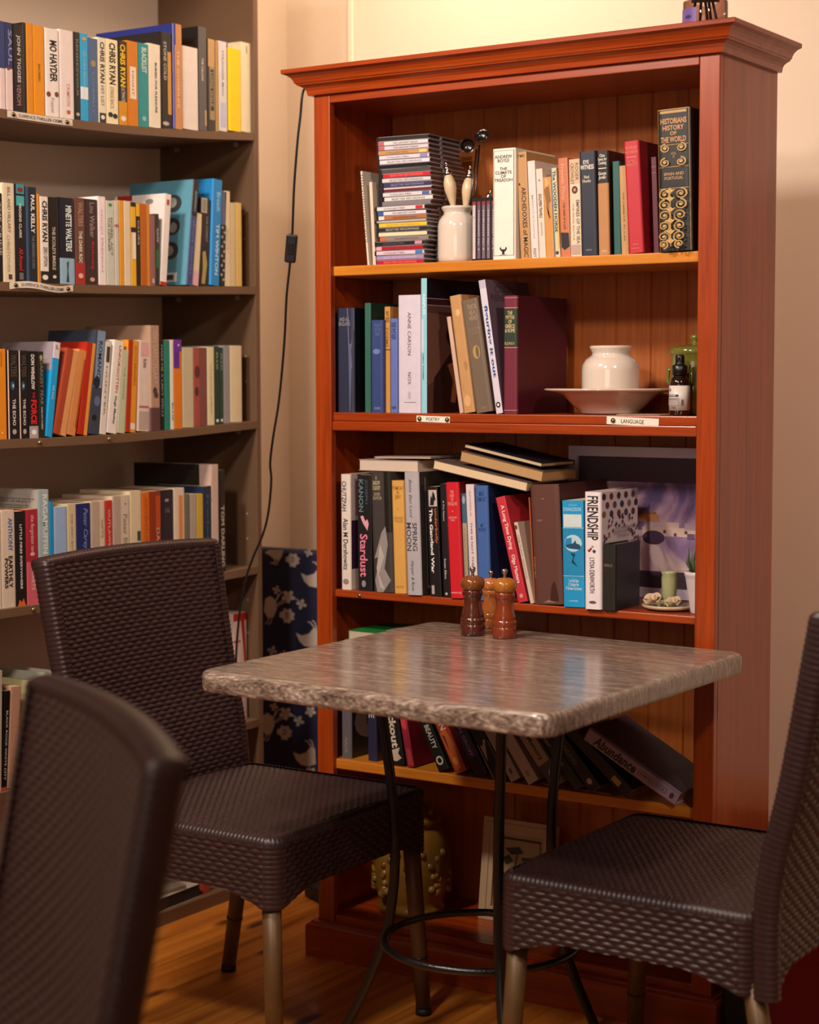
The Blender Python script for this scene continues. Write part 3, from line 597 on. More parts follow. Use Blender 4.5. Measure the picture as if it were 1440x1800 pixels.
# fifth brown shelf, above and beside the wicker chairs
B('u5', -22, 12, 560, '#c8b8a8', 'cream book at the left edge, partly behind the black one', xt=-12)
B('u5', 14, 66, 583, '#0f0e0f', 'black book with spaced white title Black Rock White City', [('v', 'BLACK ROCK WHITE CITY', .2, .9, .35, .7, '#d9d4cf', .01), ('r', .97, 1, 0, 1, '#c84a20')], xt=55, h=.205)
B('u5', 70, 170, 545, '#c89a80', 'wide pinkish tan book beside the black one', xt=115, h=.21)
B('u5', 215, 290, 488, '#cfc690', 'pale yellow book with small capitals', [('h', 'PETER', .06, .095, .3, .9, '#3a382c'), ('h', 'CAREY', .10, .135, .2, .9, '#3a382c')], xt=318, h=.215)
B('u5', 292, 410, 448, '#b9bba8', 'grey-green book with small capitals', [('h', 'PETER', .05, .085, .25, .8, '#4a4c40'), ('h', 'CAREY', .09, .125, .2, .8, '#4a4c40'), ('r', .14, .142, .2, .8, '#4a4c40')], xt=458, h=.225)
B('u5', 413, 505, 448, '#d4cbbb', 'white book with jagged black letters on its spine', [('v', 'THUD', .02, .26, .3, .9, '#100e0e', .05)], xt=598, h=.225)
B('u5', 520, 600, 600, '#33403a', 'dark green book at the right of the group', xt=660, h=.195)
def endbook():
    pl = XF-.03; A = hit(411, 1180, 0, pl).y; Bq = hit(434, 1180, 0, pl).y; z0 = max(zs(5, A), zs(5, Bq))+.0003; T = hit(420, 1078, 0, pl)
    mkbook('paperback_book', 'white book with a red top standing by the side panel, fifth brown shelf', (Bq-A), T.z-z0, .14, '#d9c2b8', (pl, A, z0), (0, 0, R(90)),
           [('r', 0, .07, 0, 1, '#b3141c'), ('p', [(.55, .07), (.8, .07), (.9, .35), (1, .6), (.85, .6), (.7, .3)], '#a8141c'), ('r', .25, .27, 0, .5, '#c04040')], group='books on the fifth brown shelf')
endbook()
# magazines lying on the base board
def flat(name, label, cx, cy, z, L, Wd, H, rz, c, cat='magazine', tilt=(0, 0), decor=(), page='#b9a68e', group=None):
    t = thing(name, label, cat, (cx, cy, z), (R(tilt[0]), R(tilt[1]), R(rz)), group=group); b = MB(); m = mat(c, .35)
    e = .0006; b.box(-L/2, L/2, -Wd/2, Wd/2, 0, e, m); b.box(-L/2, L/2, -Wd/2, Wd/2, H-e, H, m); b.box(-L/2, -L/2+e, -Wd/2, Wd/2, e, H-e, m)
    b.decor(decor, lambda u, v, q: (-L/2+u*L, Wd/2-v*Wd, H+q)); b.build('cover', t)
    p = MB(); p.box(-L/2+e, L/2-.0015, -Wd/2+.0015, Wd/2-.0015, e, H-e, mat(page, .8, mottle=.15, mscale=300)); p.build('page_block', t)
    return t
MY = hit(357, 1562, 0, XF-.01).y-.14
G5 = 'magazines on the base of the brown unit'
flat('magazine', 'thick black-edged magazine with white cover lying at the base of the brown unit', -.57, MY, .0305, .26, .28, .03, 90+2, '#b8aca0', decor=[('r', .2, .35, .05, .6, '#6c6460')], page='#26201c', group=G5)
flat('magazine', 'grey magazine lying across the white one at the base of the brown unit', -.575, MY-.015, .0612, .23, .26, .008, 84, '#7d7068', decor=[('r', .3, .4, .1, .8, '#b0a294')], group=G5)
flat('magazine', 'blue magazine on top of the pile at the base of the brown unit', -.60, MY-.12, .0700, .19, .22, .006, 97, '#2f62b0', group=G5)
b = MB(); b.box(-.45, -.44, MY+.15, MY+.175, .0305, .075, mat('#b84a26', .4)); b.box(-.58, -.45, MY+.15, MY+.175, .0305, .075, mat('#3a241a', .5))
tag(b.build('storage_tin', bevel=.001), 'small orange-ended dark box at the base of the brown unit', 'box')
# ---------------------------------------------------------------- top bookcase shelf
B('a1', 93, 229, 318, '#e4dbcd', 'big white hardback The Climate of Treason with a bull mark', [('r', .02, .022, .06, .95, '#2a2826'), ('r', .965, .968, .06, .95, '#2a2826'), ('r', .02, .967, .05, .065, '#2a2826'), ('r', .02, .967, .935, .95, '#2a2826'),
  ('h', 'ANDREW\nBOYLE', .06, .125, .12, .88, '#4a4644'), ('h', 'THE\nCLIMATE\nOF\nTREASON', .17, .30, .1, .9, '#5a5654'), ('p', [(.38, .885), (.42, .91), (.58, .91), (.62, .885), (.66, .905), (.6, .925), (.55, .93), (.55, .955), (.45, .955), (.45, .93), (.4, .925), (.34, .905)], K), ('r', .958, .960, .35, .65, K)],
  hb=True, y=.022, xt=93, d=.16)
B('a1', 262, 321, 338, '#b68858', 'tan book titled Archidoxes of Magic', [('h', 'PMS', .02, .05, .15, .85, '#6a4c30'), ('v', 'ARCHIDOXES of MAGIC', .33, .99, .35, .8, '#3c2a1c', .01), ('c', .3, .2, .08, .012, K)], xt=233)
B('a1', 325, 369, 390, '#dccac4', 'pinkish white slim book right of the tan one', [('v', 'MEDITATIONS', .35, .8, .4, .62, '#b8a49e'), ('v', 'FOOT', .9, .99, .3, .7, '#5a4442')], xt=299)
B('a1', 373, 412, 437, '#d6c5b6', 'white book with small coloured title marks', [('v', 'GULLIVERS TRAVELS', .28, .55, .3, .75, '#3c3432', .02), ('v', 'JOHN', .6, .75, .4, .65, '#8a7a70'), ('c', .13, .5, .15, .012, '#6a88a8')], xt=350)
B('a1', 414, 463, 488, '#c68a48', 'orange-tan marbled book left of The Wooden Horse', [('p', [(.1, .15), (.7, .1), (.9, .3), (.3, .36), (.8, .5), (.6, .52)], '#8e5f34'), ('v', 'alibi', .02, .12, .3, .7, '#e2c490', .01, .3)], xt=392)
B('a1', 466, 499, 432, '#c9bd9a', 'The Wooden Horse paperback with dark blue title', [('r', 0, 1, 0, .2, '#5c8290'), ('v', 'The WOODEN HORSE', .03, .72, .3, .85, '#1f4c60', .025), ('r', .5, .9, .8, 1, '#d8a43a'), ('c', .95, .5, .28, .02, '#2a3a5a')], xt=440)
B('a1', 504, 560, 373, '#c0704c', 'coral paperback with dark birds at the foot', [('v', 'Travels Thru', .05, .42, .3, .65, '#d8a088', .01, .2), ('v', 'THE LINES OF A LIFE', .45, .72, .4, .6, '#5a3028'), ('p', [(.05, .75), (.9, .76), (.95, .9), (.4, .93), (.1, .9)], '#26222a')], xt=484)
B('a1', 563, 627, 380, '#d8c3a8', 'cream Empires of the Sea paperback with round red seal', [('r', 0, .25, 0, 1, '#c9a888'), ('v', 'ROGER', .04, .22, .58, .88, '#5a4a3c'), ('v', 'CROWLEY', .04, .26, .15, .45, '#5a4a3c'), ('c', .315, .5, .28, .04, '#5a2428'), ('c', .315, .5, .12, .017, '#b88a68'), ('v', 'EMPIRES OF THE SEA', .42, .87, .6, .9, '#6a5a58'), ('v', 'THE FINAL BATTLE', .45, .83, .25, .4, '#a89a90'), ('r', .88, .98, .1, .9, '#b0988c')], xt=550)
B('a1', 630, 726, 335, '#1f2436', 'navy Eye Witness hardback with silver lettering', [('h', 'EYE', .085, .12, .28, .62, '#e0d6c4', .02), ('h', 'WITNESS', .13, .175, .08, .92, '#e0d6c4', .02), ('h', 'Ned\nHooks', .23, .30, .22, .72, '#cfc6b6', .01), ('h', 'WINDMILL', .94, .955, .3, .7, '#9a9488')], xt=614, hb=True, y=.026)
B('a1', 732, 799, 330, '#b07a48', 'tan hardback with black title block', [('r', 0, .31, 0, 1, '#151213'), ('h', 'Clean\nSeven for\nCooking', .03, .14, .1, .92, '#ded6ca', .01, .2), ('r', .165, .172, .15, .85, Wt), ('h', 'George\nJordan', .2, .28, .15, .85, '#ded6ca', .01, .2), ('h', 'CAXTON', .955, .975, .3, .75, '#e4d8c4')], xt=720, hb=True, y=.024, right=[('r', 0, 1, 0, 1, '#2c1814')])
B('a1', 823, 866, 392, '#1f5552', 'dark teal book left of the narrow tan one', xt=812, hb=True, y=.03)
B('a1', 869, 911, 418, '#b98d5c', 'narrow tan book against the big red one', [('v', 'GRAMMAR RULES', .3, .85, .4, .6, '#7a5a38')], xt=852)
B('a1', 914, 1005, 275, '#b71f2e', 'big bright red hardback with faint gold title', [('h', 'MACFARLANE', .045, .075, .12, .88, '#d87060'), ('h', 'MACGREGOR', .085, .11, .1, .92, '#d87060'), ('r', .14, .145, .15, .85, '#e09080'), ('h', 'JAMES\nHERRIOT', .17, .225, .15, .88, '#d06a5c'), ('r', .92, .925, .3, .7, '#d87060'), ('r', .955, .96, .25, .75, '#d87060')], xt=882, hb=True, y=.02, right=[('r', 0, 1, 0, 1, '#8c1822')], d=.155)
B('a1', 1062, 1096, 366, '#5a1c30', 'dark magenta book between the red and ornate black ones', [('r', .1, .105, .1, .9, '#a06a60'), ('r', .16, .165, .1, .9, '#a06a60')], xt=1044, y=.04, hb=True)
gold = '#b08a4c'
orn = [('r', .0, .006, .02, .98, gold), ('r', .012, .03, .1, .9, gold), ('r', 0, 1, .02, .035, gold), ('r', 0, 1, .955, .97, gold),
       ('h', 'HISTORIANS', .065, .105, .12, .9, '#c9905c', .02), ('h', 'HISTORY', .115, .15, .18, .82, '#c9905c', .02), ('h', 'OF', .158, .185, .4, .6, '#c9905c', .02), ('h', 'THE WORLD', .195, .235, .12, .88, '#c9905c', .02),
       ('h', 'VOL\nX', .305, .345, .42, .58, gold), ('r', .25, .254, .06, .94, gold), ('r', .405, .409, .06, .94, gold),
       ('r', .415, .55, .06, .94, '#100d10'), ('h', 'SPAIN AND', .445, .467, .2, .8, '#b98a58'), ('h', 'PORTUGAL', .475, .497, .22, .78, '#b98a58'), ('r', .555, .56, .06, .94, gold)]
def scroll(u, v, r, d, turn=1.6, w=.026, c=gold, a0=0.0):       # one gilt spiral, as short strokes
    pts = []
    for k in range(19):
        q = k/18; a = a0+d*turn*2*PI*q; rr = r*(1-.82*q); pts.append((u+rr*math.cos(a), v-rr*.20*math.sin(a), w*(1-.5*q)))
    for (a_, b_, w1), (c_, d_, w2) in zip(pts, pts[1:]):
        dx, dy = c_-a_, (d_-b_)*5; l = math.hypot(dx, dy) or 1; nx, ny = -dy/l, dx/l
        orn.append(('p', [(a_+nx*w1, b_+ny*w1/5), (c_+nx*w2, d_+ny*w2/5), (c_-nx*w2, d_-ny*w2/5), (a_-nx*w1, b_-ny*w1/5)], c))
for (v0, n, r) in ((.275, 1, .16), (.375, 1, .16), (.60, 1, .20), (.675, 1, .19), (.75, 1, .21), (.825, 1, .19), (.90, 1, .20), (.955, 1, .15)):
    for s_ in (-1, 1): scroll(.5+s_*.24, v0, r, -s_, a0=PI/2 if v0 < .7 else -PI/2); orn.append(('c', v0, .5+s_*.24, .045, .008, '#c49c58'))
for v0 in (.58, .635, .71, .79, .865, .93):
    orn.append(('p', [(.5, v0-.022), (.56, v0-.004), (.66, v0-.008), (.58, v0+.008), (.5, v0+.024), (.42, v0+.008), (.34, v0-.008), (.44, v0-.004)], '#c49c58'))
orn.append(('r', .56, .97, .485, .515, gold))
B('a1', 1098, 1297, 85, '#17120f', 'large black hardback spine covered in ornate gold scrollwork', orn, xt=1083, hb=True, y=.012, d=.2)

# CDs stacked flat
CDS = [('black', '#221e20', '#8a807c', 0), ('white with a pink end', '#d8ccd0', '#b8545c', 1), ('pale grey with pink end', '#cbc0c6', '#b8545c', 1), ('tan orange', '#c08a50', '#e8c070', 2), ('white with a purple patch', '#d2c8d4', '#8a78b8', 2),
 ('white lettered', '#dcd2da', '#5a5260', 3), ('thin black', '#1c191c', '#3a3638', 0), ('dark grey', '#4a4448', '#2c282c', 0), ('scarlet', '#c8242e', '#e07868', 3), ('white-labelled', '#cfc4cc', '#6a6068', 3), ('navy speckled', '#3a3a5c', '#8a8ab0', 3), ('maroon under white', '#6a2a34', '#d8ccd0', 4),
 ('white with a blue stamp', '#d0c8cc', '#4a5a9a', 2), ('white with black print', '#dcd4d4', '#4a4444', 3), ('clear grey', '#7c7478', '#9c9498', 0), ('white with red square', '#d6ccce', '#c4202a', 2), ('white with blue left end', '#d8d0d6', '#34549a', 1), ('brown with white end', '#a8683c', '#dccfc6', 1),
 ('thin cardboard-sleeved', '#b8aca0', '#8a8078', 0), ('yellow', '#e0bc38', '#b8922c', 3), ('black lettered', '#2c2a26', '#b8b0a4', 3), ('pale cream', '#ddd0a8', '#b8a888', 0), ('grey with orange dot', '#8a7c78', '#c8603a', 1), ('black with a pink dot', '#2a2426', '#c88a94', 2), ('deep red', '#a81c2c', '#e0a0a0', 1),
 ('pink-white with blue end', '#d8bcc8', '#2c78b0', 2), ('lilac', '#9c88b0', '#c8b0cc', 3), ('crimson with orange print', '#b01c3c', '#e07850', 3)]
offs = [0, 0, .001, .001, .003, .004, .004, .009, .013, .011, .013, .014, .011, .015, .010, -.002, -.001, .002, .0, .001, .002, .001, .004, -.004, -.006, -.004, -.005, -.004]
XCD = .262; zc = S1+.0003; pitch = (1.750-S1)/len(CDS)
ORD = ['topmost', 'second', 'third', 'fourth', 'fifth', 'sixth', 'seventh', 'eighth', 'ninth', 'tenth', 'eleventh', 'twelfth', 'thirteenth', 'fourteenth', 'fifteenth', 'sixteenth', 'seventeenth', 'eighteenth', 'nineteenth', 'twentieth', 'twenty-first', 'twenty-second', 'twenty-third', 'twenty-fourth', 'twenty-fifth', 'twenty-sixth', 'twenty-seventh', 'lowest']
case_m = mat('#2b2629', .12, spec=.7, mottle=.05); clear_m = mat('#8f8689', .1, spec=.8, mottle=.05)
rng = random.Random(3)
for i in range(len(CDS)-1, -1, -1):
    nm, c, c2, k = CDS[i]; L, D_, H = .124, .141, pitch*.97
    if nm.startswith('thin card'): L, H = .128, pitch*.5
    rz = R(4.2 if i < 6 else rng.uniform(-1.6, 1.6)); x1 = XCD+offs[i]; y0 = .03+rng.uniform(-.0015, .0015)
    t = thing('compact_disc_case', 'compact disc case with %s spine, %s in the stack' % (nm, ORD[i] if i in (0, 27) else ORD[i] + ' from top'), 'CD', (x1-L, y0, zc), (0, 0, rz), 'compact discs stacked on the top bookcase shelf')
    b = MB(); b.box(0, L, .0012, D_, 0, H*.16, clear_m); b.box(.0, L, .0012, D_, H*.84, H, clear_m); b.box(.003, L-.002, .002, D_-.003, H*.16, H*.84, case_m); b.box(0, .004, .0, D_, .0, H, case_m)
    b.box(L-.012, L, .05, .058, 0, H, clear_m); b.build('case', t)
    b = MB(); b.box(.0045, L-.002, .0002, .0022, H*.12, H*.88, mat(c, .3))
    fc = lambda u, v, e: (.0045+u*(L-.0065), .0002-e, H*.12+(1-v)*H*.76)
    if k == 1: b.decor([('r', 0, 1, 0, .12, c2), ('h', 'THE GREATEST SONGS', .3, .75, .3, .8, '#5a4a4e')], fc)
    if k == 2: b.decor([('r', .05, .95, .82, .97, c2), ('h', 'COLLECTED', .3, .75, .15, .6, '#6a5a60')], fc)
    if k == 3: b.decor([('h', 'SELECTED RECORDINGS', .25, .8, .15, .85, c2)], fc)
    if k == 4: b.decor([('r', 0, .3, 0, 1, c2)], fc)
    b.build('spine_card', t); zc += pitch if H > pitch*.6 else pitch*.52
# booklets left of the CDs
def booklet(label, x0, x1, lean, h, c, y=.03, d=.15, el=(), coil=False):
    t = mkbook('booklet', label, x1-x0, h, d, c, (x0+(0), y, S1+.0004+max(0, math.sin(R(lean))*(x1-x0))), (0, R(lean), 0), el, group='booklets beside the compact discs', cat='booklet')
    if coil:
        b = MB()
        for k in range(26): b.tube([(.002+.003*math.cos(a*PI/4), -.001+.003*math.sin(a*PI/4), .05+h*.0+k*.0055) for a in range(9)], .0006, steel, 5, False)
        b.build('spiral_binding', t)
booklet('white booklet with a spiral wire edge, left of the CDs', .118, .1225, -5, .196, '#d6cabb', y=.026, coil=True)
booklet('cream booklet between spiral pad and black folder', .129, .1365, -3, .172, '#d8c2ac', y=.03)
booklet('slim black folder touching the CD stack', .1385, .147, -.5, .20, '#141018', y=.04)
# jar with spreaders and spoons
def lathe_thing(name, label, cat, prof, m, loc, n=48, **kw):
    b = MB(); b.lathe(prof, m, n); o = b.build(name, None, loc); return tag(o, label, cat, **kw)
glaze = mat('#d8c8ba', .12, spec=.7, coat=.6, mottle=.04, mscale=12)
jx, jy = .309, .075
t = thing('utensil_jar', 'glossy cream ceramic jar holding spreaders and scoops beside the CDs', 'jar', (jx, jy, S1))
b = MB(); b.lathe([(0, .001), (.036, .001), (.0395, .004), (.041, .012), (.041, .075), (.039, .086), (.033, .095), (.029, .099), (.0285, .104), (.0325, .110), (.0335, .113), (.032, .1155), (.029, .115), (.026, .108), (.025, .099), (.033, .08), (.036, .06), (.036, .01), (0, .008)], glaze, 48, caps=False); b.build('jar_body', t)
def spreader(label, bx, by, tx_, ty, h0, L):
    p0 = Vector((bx, by, S1+h0)); d_ = (Vector((tx_, ty, S1+h0+L))-p0).normalized(); q = d_.to_track_quat('Z', 'Y').to_euler()
    t = thing('butter_spreader', label, 'spreader', p0, q, 'bone handled spreaders in the jar')
    b = MB(); b.lathe([(0, 0), (.003, .0), (.004, .01), (.0055, .03), (.0095, .048), (.0125, .062), (.0125, .075), (.009, .088), (.006, .092)], mat('#cdb390', .3, mottle=.15, mscale=30), 20); b.build('handle', t)
    b = MB(); b.lathe([(.0062, .091), (.0078, .094), (.0078, .097), (.005, .1), (.0062, .104), (.0062, .107), (.003, .110), (.0025, .112), (.0038, .1145), (.0028, .118), (0, .119)], steel, 18); b.build('finial', t)
spreader('bone-handled spreader with silver finial in the cream jar, nearest one', .312, .062, .297, .055, .088, .1)
spreader('bone-handled spreader half hidden behind the nearest one', .322, .080, .330, .088, .082, .1)
spreader('bone-handled spreader leaning furthest right behind the jar rim', .330, .092, .361, .115, .040, .1)
def scoop(label, p0, p1, c, r):
    t = thing('coffee_scoop', label, 'scoop', (0, 0, 0), group='dark metal scoops standing in the jar')
    dm = mat('#4a4240', .22, metal=.9)
    b = MB(); b.tube([p0, ((p0[0]+p1[0])/2+.004, (p0[1]+p1[1])/2, (p0[2]+p1[2])/2), p1], .0021, dm, 8); b.build('handle', t)
    b = MB(); pr = [(0, -r*.75), (r*.5, -r*.7), (r*.85, -r*.4), (r, 0), (r*.96, .0005), (r*.8, -r*.38), (r*.45, -r*.62), (0, -r*.66)]; b.lathe(pr, dm, 28, caps=False)
    o = b.build('bowl', t, c); o.rotation_euler = (Vector(CAM)-Vector(c)).to_track_quat('Z', 'Y').to_euler() if 'nearer' in label else (R(60), R(25), 0)
spz = lambda px, py, y: tuple(hit(px, py, 1, y))
scoop('nearer dark metal scoop with its round bowl facing out of the jar', (.318, .078, S1+.03), spz(838, 262, .075), spz(822, 256, .075), .0155)
scoop('dark metal scoop whose bowl sticks up highest behind', (.326, .085, S1+.03), spz(843, 255, .09), spz(847, 238, .095), .0150)
# five upright cases
for i in range(5):
    x = .3705+i*.0112; t = thing('compact_disc_case', 'upright dark compact disc case, %s of five right of the jar' % ['leftmost', 'second', 'third', 'fourth', 'rightmost'][i], 'CD', (x, .03, S1+.0003), (0, 0, 0), 'upright compact discs beside the jar')
    b = MB(); b.box(0, .0103, .001, .14, 0, .125, case_m); b.build('case', t, bevel=.0004)
    b = MB(); b.box(.0018, .0085, .0003, .0015, .004, .118, mat(['#c8b8b8', '#6a5a68', '#746470', '#7c6a74', '#5a4c58'][i], .3))
    b.decor([('r', 0, .06, 0, 1, '#8a2a34'), ('v', 'SYMPHONY No. %d' % (i+2), .15, .85, .3, .7, '#d8ccd0')], lambda u, v, e: (.0018+u*.0067, .0003-e, .004+(1-v)*.114)); b.build('spine_card', t)

# ---------------------------------------------------------------- second bookcase shelf
B('a2', 103, 232, 305, '#232840', 'worn navy hardback with pale streak, leftmost', [('h', 'AND ALL\nENGLAND', .09, .17, .15, .8, '#8a8590'), ('p', [(.62, 0), (.98, 0), (.98, .2), (.85, .4), (.98, 1), (.75, 1), (.7, .4)], '#5a5c78')], hb=True, y=.03, right=[('r', 0, 1, 0, 1, '#11131c')])
B('a2', 306, 352, 266, '#2c6050', 'green hardback behind the dark blue one', [], hb=True, y=.035, right=[('r', 0, 1, 0, 1, '#18342a')])
B('a2', 355, 447, 393, '#2c3f74', 'dark blue cloth hardback with a pale smudge', [('h', 'THE ART\nOF THE\nESSAY', .04, .17, .3, .85, '#5a6aa0'), ('c', .34, .5, .3, .03, '#6a7aa8'), ('h', 'LONGMAN', .94, .965, .3, .8, '#8a94b8')], hb=True, y=.022)
B('a2', 453, 494, 293, '#c08a44', 'mustard-tan book with dark marks', [('h', 'W.B.\nYEATS', .04, .15, .2, .9, '#5a4020'), ('r', .40, .41, 0, 1, '#5a4020'), ('v', 'POEMS', .2, .38, .3, .7, '#7a5a30')], y=.03)
B('a2', 497, 553, 381, '#5a6cae', 'periwinkle blue book left of Nox', [('h', 'GREEK\nLYRIC\nVERSE', .04, .22, .15, .85, '#2c3668'), ('h', 'FABER', .93, .96, .2, .8, '#2c3668')], hb=True, y=.025)
B('a2', 557, 722, 208, '#cdc2cf', 'wide pale lilac book titled Nox', [('v', 'ANNE CARSON', .145, .51, .42, .57, '#5a505c', .004), ('v', 'NOX', .655, .76, .42, .57, '#5a505c', .004), ('v', 'new', .82, .88, .42, .56, '#b0a4b4'), ('r', .908, .911, .25, .8, '#5a505c')], y=.02, d=.1)
B('a2', 724, 766, 82, '#8fc4d4', 'tall thin pale blue book beside Nox', [('v', 'NAPLES', .12, .27, .35, .75, '#e2eef0', .02), ('r', .3, .55, 0, .5, '#b8cde0'), ('v', 'NEW POEMS', .56, .75, .3, .5, '#2a6a8c')], y=.02, d=.215,
  right=[('r', 0, 1, 0, 1, '#15101a'), ('r', .145, .15, .0, 1, '#b09a98'), ('r', .15, .195, 0, 1, '#3a1c1c'), ('r', .195, .20, 0, 1, '#b09a98'), ('r', .20, 1, 0, 1, '#5e3d38'), ('h', 'READINGS', .06, .11, .55, .95, '#4a4448'),
   ('p', [(0, .25), (.6, .28), (.5, .6), (.15, .75), (0, .8)], '#7a5448'), ('c', .42, .5, .16, .09, '#140e10'), ('c', .45, .60, .10, .06, '#a86c46'), ('p', [(.4, .56), (.75, .5), (.95, .7), (.95, 1), (.1, 1), (.12, .74)], '#26151a'),
   ('p', [(.36, .64), (.46, .62), (.64, .74), (.56, .80), (.5, .93), (.42, .92), (.46, .76)], '#b87a56')])
B('a2', 1010, 1040, 225, '#c9a690', 'thin pinkish leaning book with worn edge', xt=893, d=.05, y=.028, h=.198)
B('a2', 1044, 1132, 218, '#b98a58', 'worn tan leaning book with frayed spine', [('p', [(.1, 0), (.2, .3), (.05, .5), (.3, .8), (0, 1), (0, 0)], '#8a6440'), ('c', .15, .6, .2, .03, '#d2a878'), ('c', .9, .5, .3, .05, '#d0a070'), ('c', .6, .7, .15, .04, '#a87a4c')], xt=935, d=.07, y=.024, hb=True)
B('a2', 1137, 1262, 250, '#6c5a4a', 'grey-brown leaning hardback with gold emblem', [('h', 'THICK\nAS A\nHEAD', .05, .19, .35, .9, '#a08a70'), ('h', 'LAWSON\nCLARK', .25, .32, .3, .9, '#8a765e'), ('c', .47, .55, .22, .06, '#b08c54'), ('c', .47, .6, .1, .05, '#6c5a4a'), ('h', 'COOP', .95, .97, .4, .7, '#a08a70')], xt=1022, hb=True, y=.02, d=.12)
B('a2', 1283, 1332, 100, '#cfc6d4', 'tall white leaning book with hand-drawn blue title', [('r', .0, .06, 0, 1, '#b9b0c0'), ('v', 'figuring it out', .19, .73, .22, .85, '#14508c', .03), ('c', .935, .5, .34, .022, K), ('c', .935, .5, .16, .011, Wt)], xt=1150, y=.014, d=.17, right=[('r', 0, 1, 0, .70, '#6e5c6c'), ('r', 0, 1, .70, 1, '#5a4a58'), ('h', 'COLIN\nRENFREW', .04, .16, .08, .75, '#4c3c4c')])
B('a2', 1318+22, 1432+12, 212, '#6a1c30', 'thick maroon hardback with green title label', [('r', .015, .02, 0, 1, '#b88a70'), ('r', .10, .105, 0, 1, '#c9a078'), ('r', .11, .43, 0, 1, '#2a3a2c'), ('r', .435, .44, 0, 1, '#c9a078'), ('h', 'THE\nMYTHS\nOF\nGREECE\n& ROME', .13, .31, .15, .85, '#d8b888', .01), ('h', 'BULFINCH', .39, .415, .12, .8, '#b89868'), ('r', .965, .97, 0, 1, '#b88a70')], hb=True, y=.013, d=.2, right=[('r', 0, 1, 0, 1, '#4c1224')])
# bowl with upturned jar, papers, bottle, lidded pot
bx, by = .638, .118
lathe_thing('soup_bowl', 'wide cream footed bowl with a jar standing in it', 'bowl', [(0, .001), (.058, .001), (.060, .004), (.061, .007), (.072, .016), (.086, .030), (.094, .038), (.110, .0435), (.128, .0465), (.1305, .049), (.128, .051), (.110, .0475), (.092, .043), (.080, .032), (.066, .018), (.05, .012), (0, .011)], mat('#d5b9a8', .16, coat=.5, mottle=.04, mscale=10), (bx, by, S2+.0002), 64)
lathe_thing('ceramic_jar', 'squat glossy cream ceramic jar standing in the wide bowl', 'jar', [(0, .0), (.052, .0), (.056, .004), (.0575, .012), (.0575, .075), (.056, .086), (.050, .096), (.042, .102), (.0375, .105), (.037, .110), (.041, .117), (.0425, .121), (.041, .1235), (.038, .123), (.034, .116), (.034, .105), (.05, .085), (.053, .01), (0, .006)], glaze, (bx+.002, by, S2+.0118), 64)
for k, (x, y, a) in enumerate(((.735, .075, 20), (.752, .085, 5))):
    b = MB(); b.box(-.05, .05, -.035, .035, 0, .0007, mat(['#c9b0a0', '#8f6a58'][k], .6)); tag(b.build('paper_card', None, (x, y, S2+.0004+k*.0012), (0, 0, R(a))), ['pale card lying on the shelf under the bowl rim', 'reddish card lying on another card behind the spray bottle'][k], 'card')
t = thing('spray_bottle', 'small amber spray bottle with black nozzle and white label', 'bottle', (.8225, .048, S2+.0002))
am = mat('#1c0e08', .08, coat=.8, mottle=.03)
b = MB(); b.lathe([(0, 0), (.0175, 0), (.0195, .003), (.0195, .062), (.0175, .069), (.0115, .075), (.011, .079)], am, 40); b.build('bottle_body', t)
b = MB(); b.lathe([(.0198, .010), (.0199, .010), (.0199, .057), (.0198, .057)], mat('#cfc4bc', .4, mottle=.03), 40, caps=False)
def cyl(u, v, e): a = R(-150+u*130); return ((.0204+e)*math.cos(a), (.0204+e)*math.sin(a), .010+(1-v)*.047)
b.decor([('c', .17, .18, .06, .07, K), ('c', .17, .18, .03, .035, '#cfc4bc'), ('r', .36, .44, .05, .6, '#201a1a'), ('h', 'MOISTURE MIST', .375, .425, .08, .5, Wt), ('r', .48, .8, .05, .62, '#a09690'), ('h', 'calming botanical', .52, .58, .08, .55, '#4a4440'), ('h', '50 ML', .84, .93, .3, .5, '#5a524c')] + [('r', .55, .8, .72+i*.02, .73+i*.02, '#3a3432') for i in range(5)], cyl); b.build('bottle_label', t)
b = MB(); b.lathe([(.0125, .076), (.0145, .077), (.0145, .094), (.012, .096), (.009, .097), (.009, .1), (.0085, .112), (.0075, .115), (0, .1155)], mat('#0d0c0d', .35), 32); b.box(-.004, .004, -.011, -.006, .105, .110, mat('#0d0c0d', .35)); b.build('nozzle', t)
t = thing('lidded_pot', 'olive green glazed pot with knobbed lid in the shelf corner', 'pot', (.819, .125, S2+.0002))
og = mat('#6c6a2a', .15, coat=.6, mottle=.12, mscale=20)
b = MB(); b.lathe([(0, 0), (.043, 0), (.046, .005), (.047, .05), (.0475, .1), (.047, .113), (.049, .117)], og, 48)
b.tube([(-.046, -.004, .09), (-.054, -.006, .086), (-.055, -.006, .065), (-.047, -.004, .058)], .004, og, 10); b.tube([(.015, -.046, .09), (.017, -.054, .086), (.017, -.054, .065), (.015, -.047, .058)], .004, og, 10); b.build('pot_body', t)
b = MB(); b.lathe([(.0495, .1175), (.051, .121), (.0505, .126), (.046, .130), (.03, .134), (.012, .136), (.008, .138), (.007, .142), (.010, .146), (.011, .150), (.0095, .154), (.0, .156)], og, 48); b.build('lid', t)

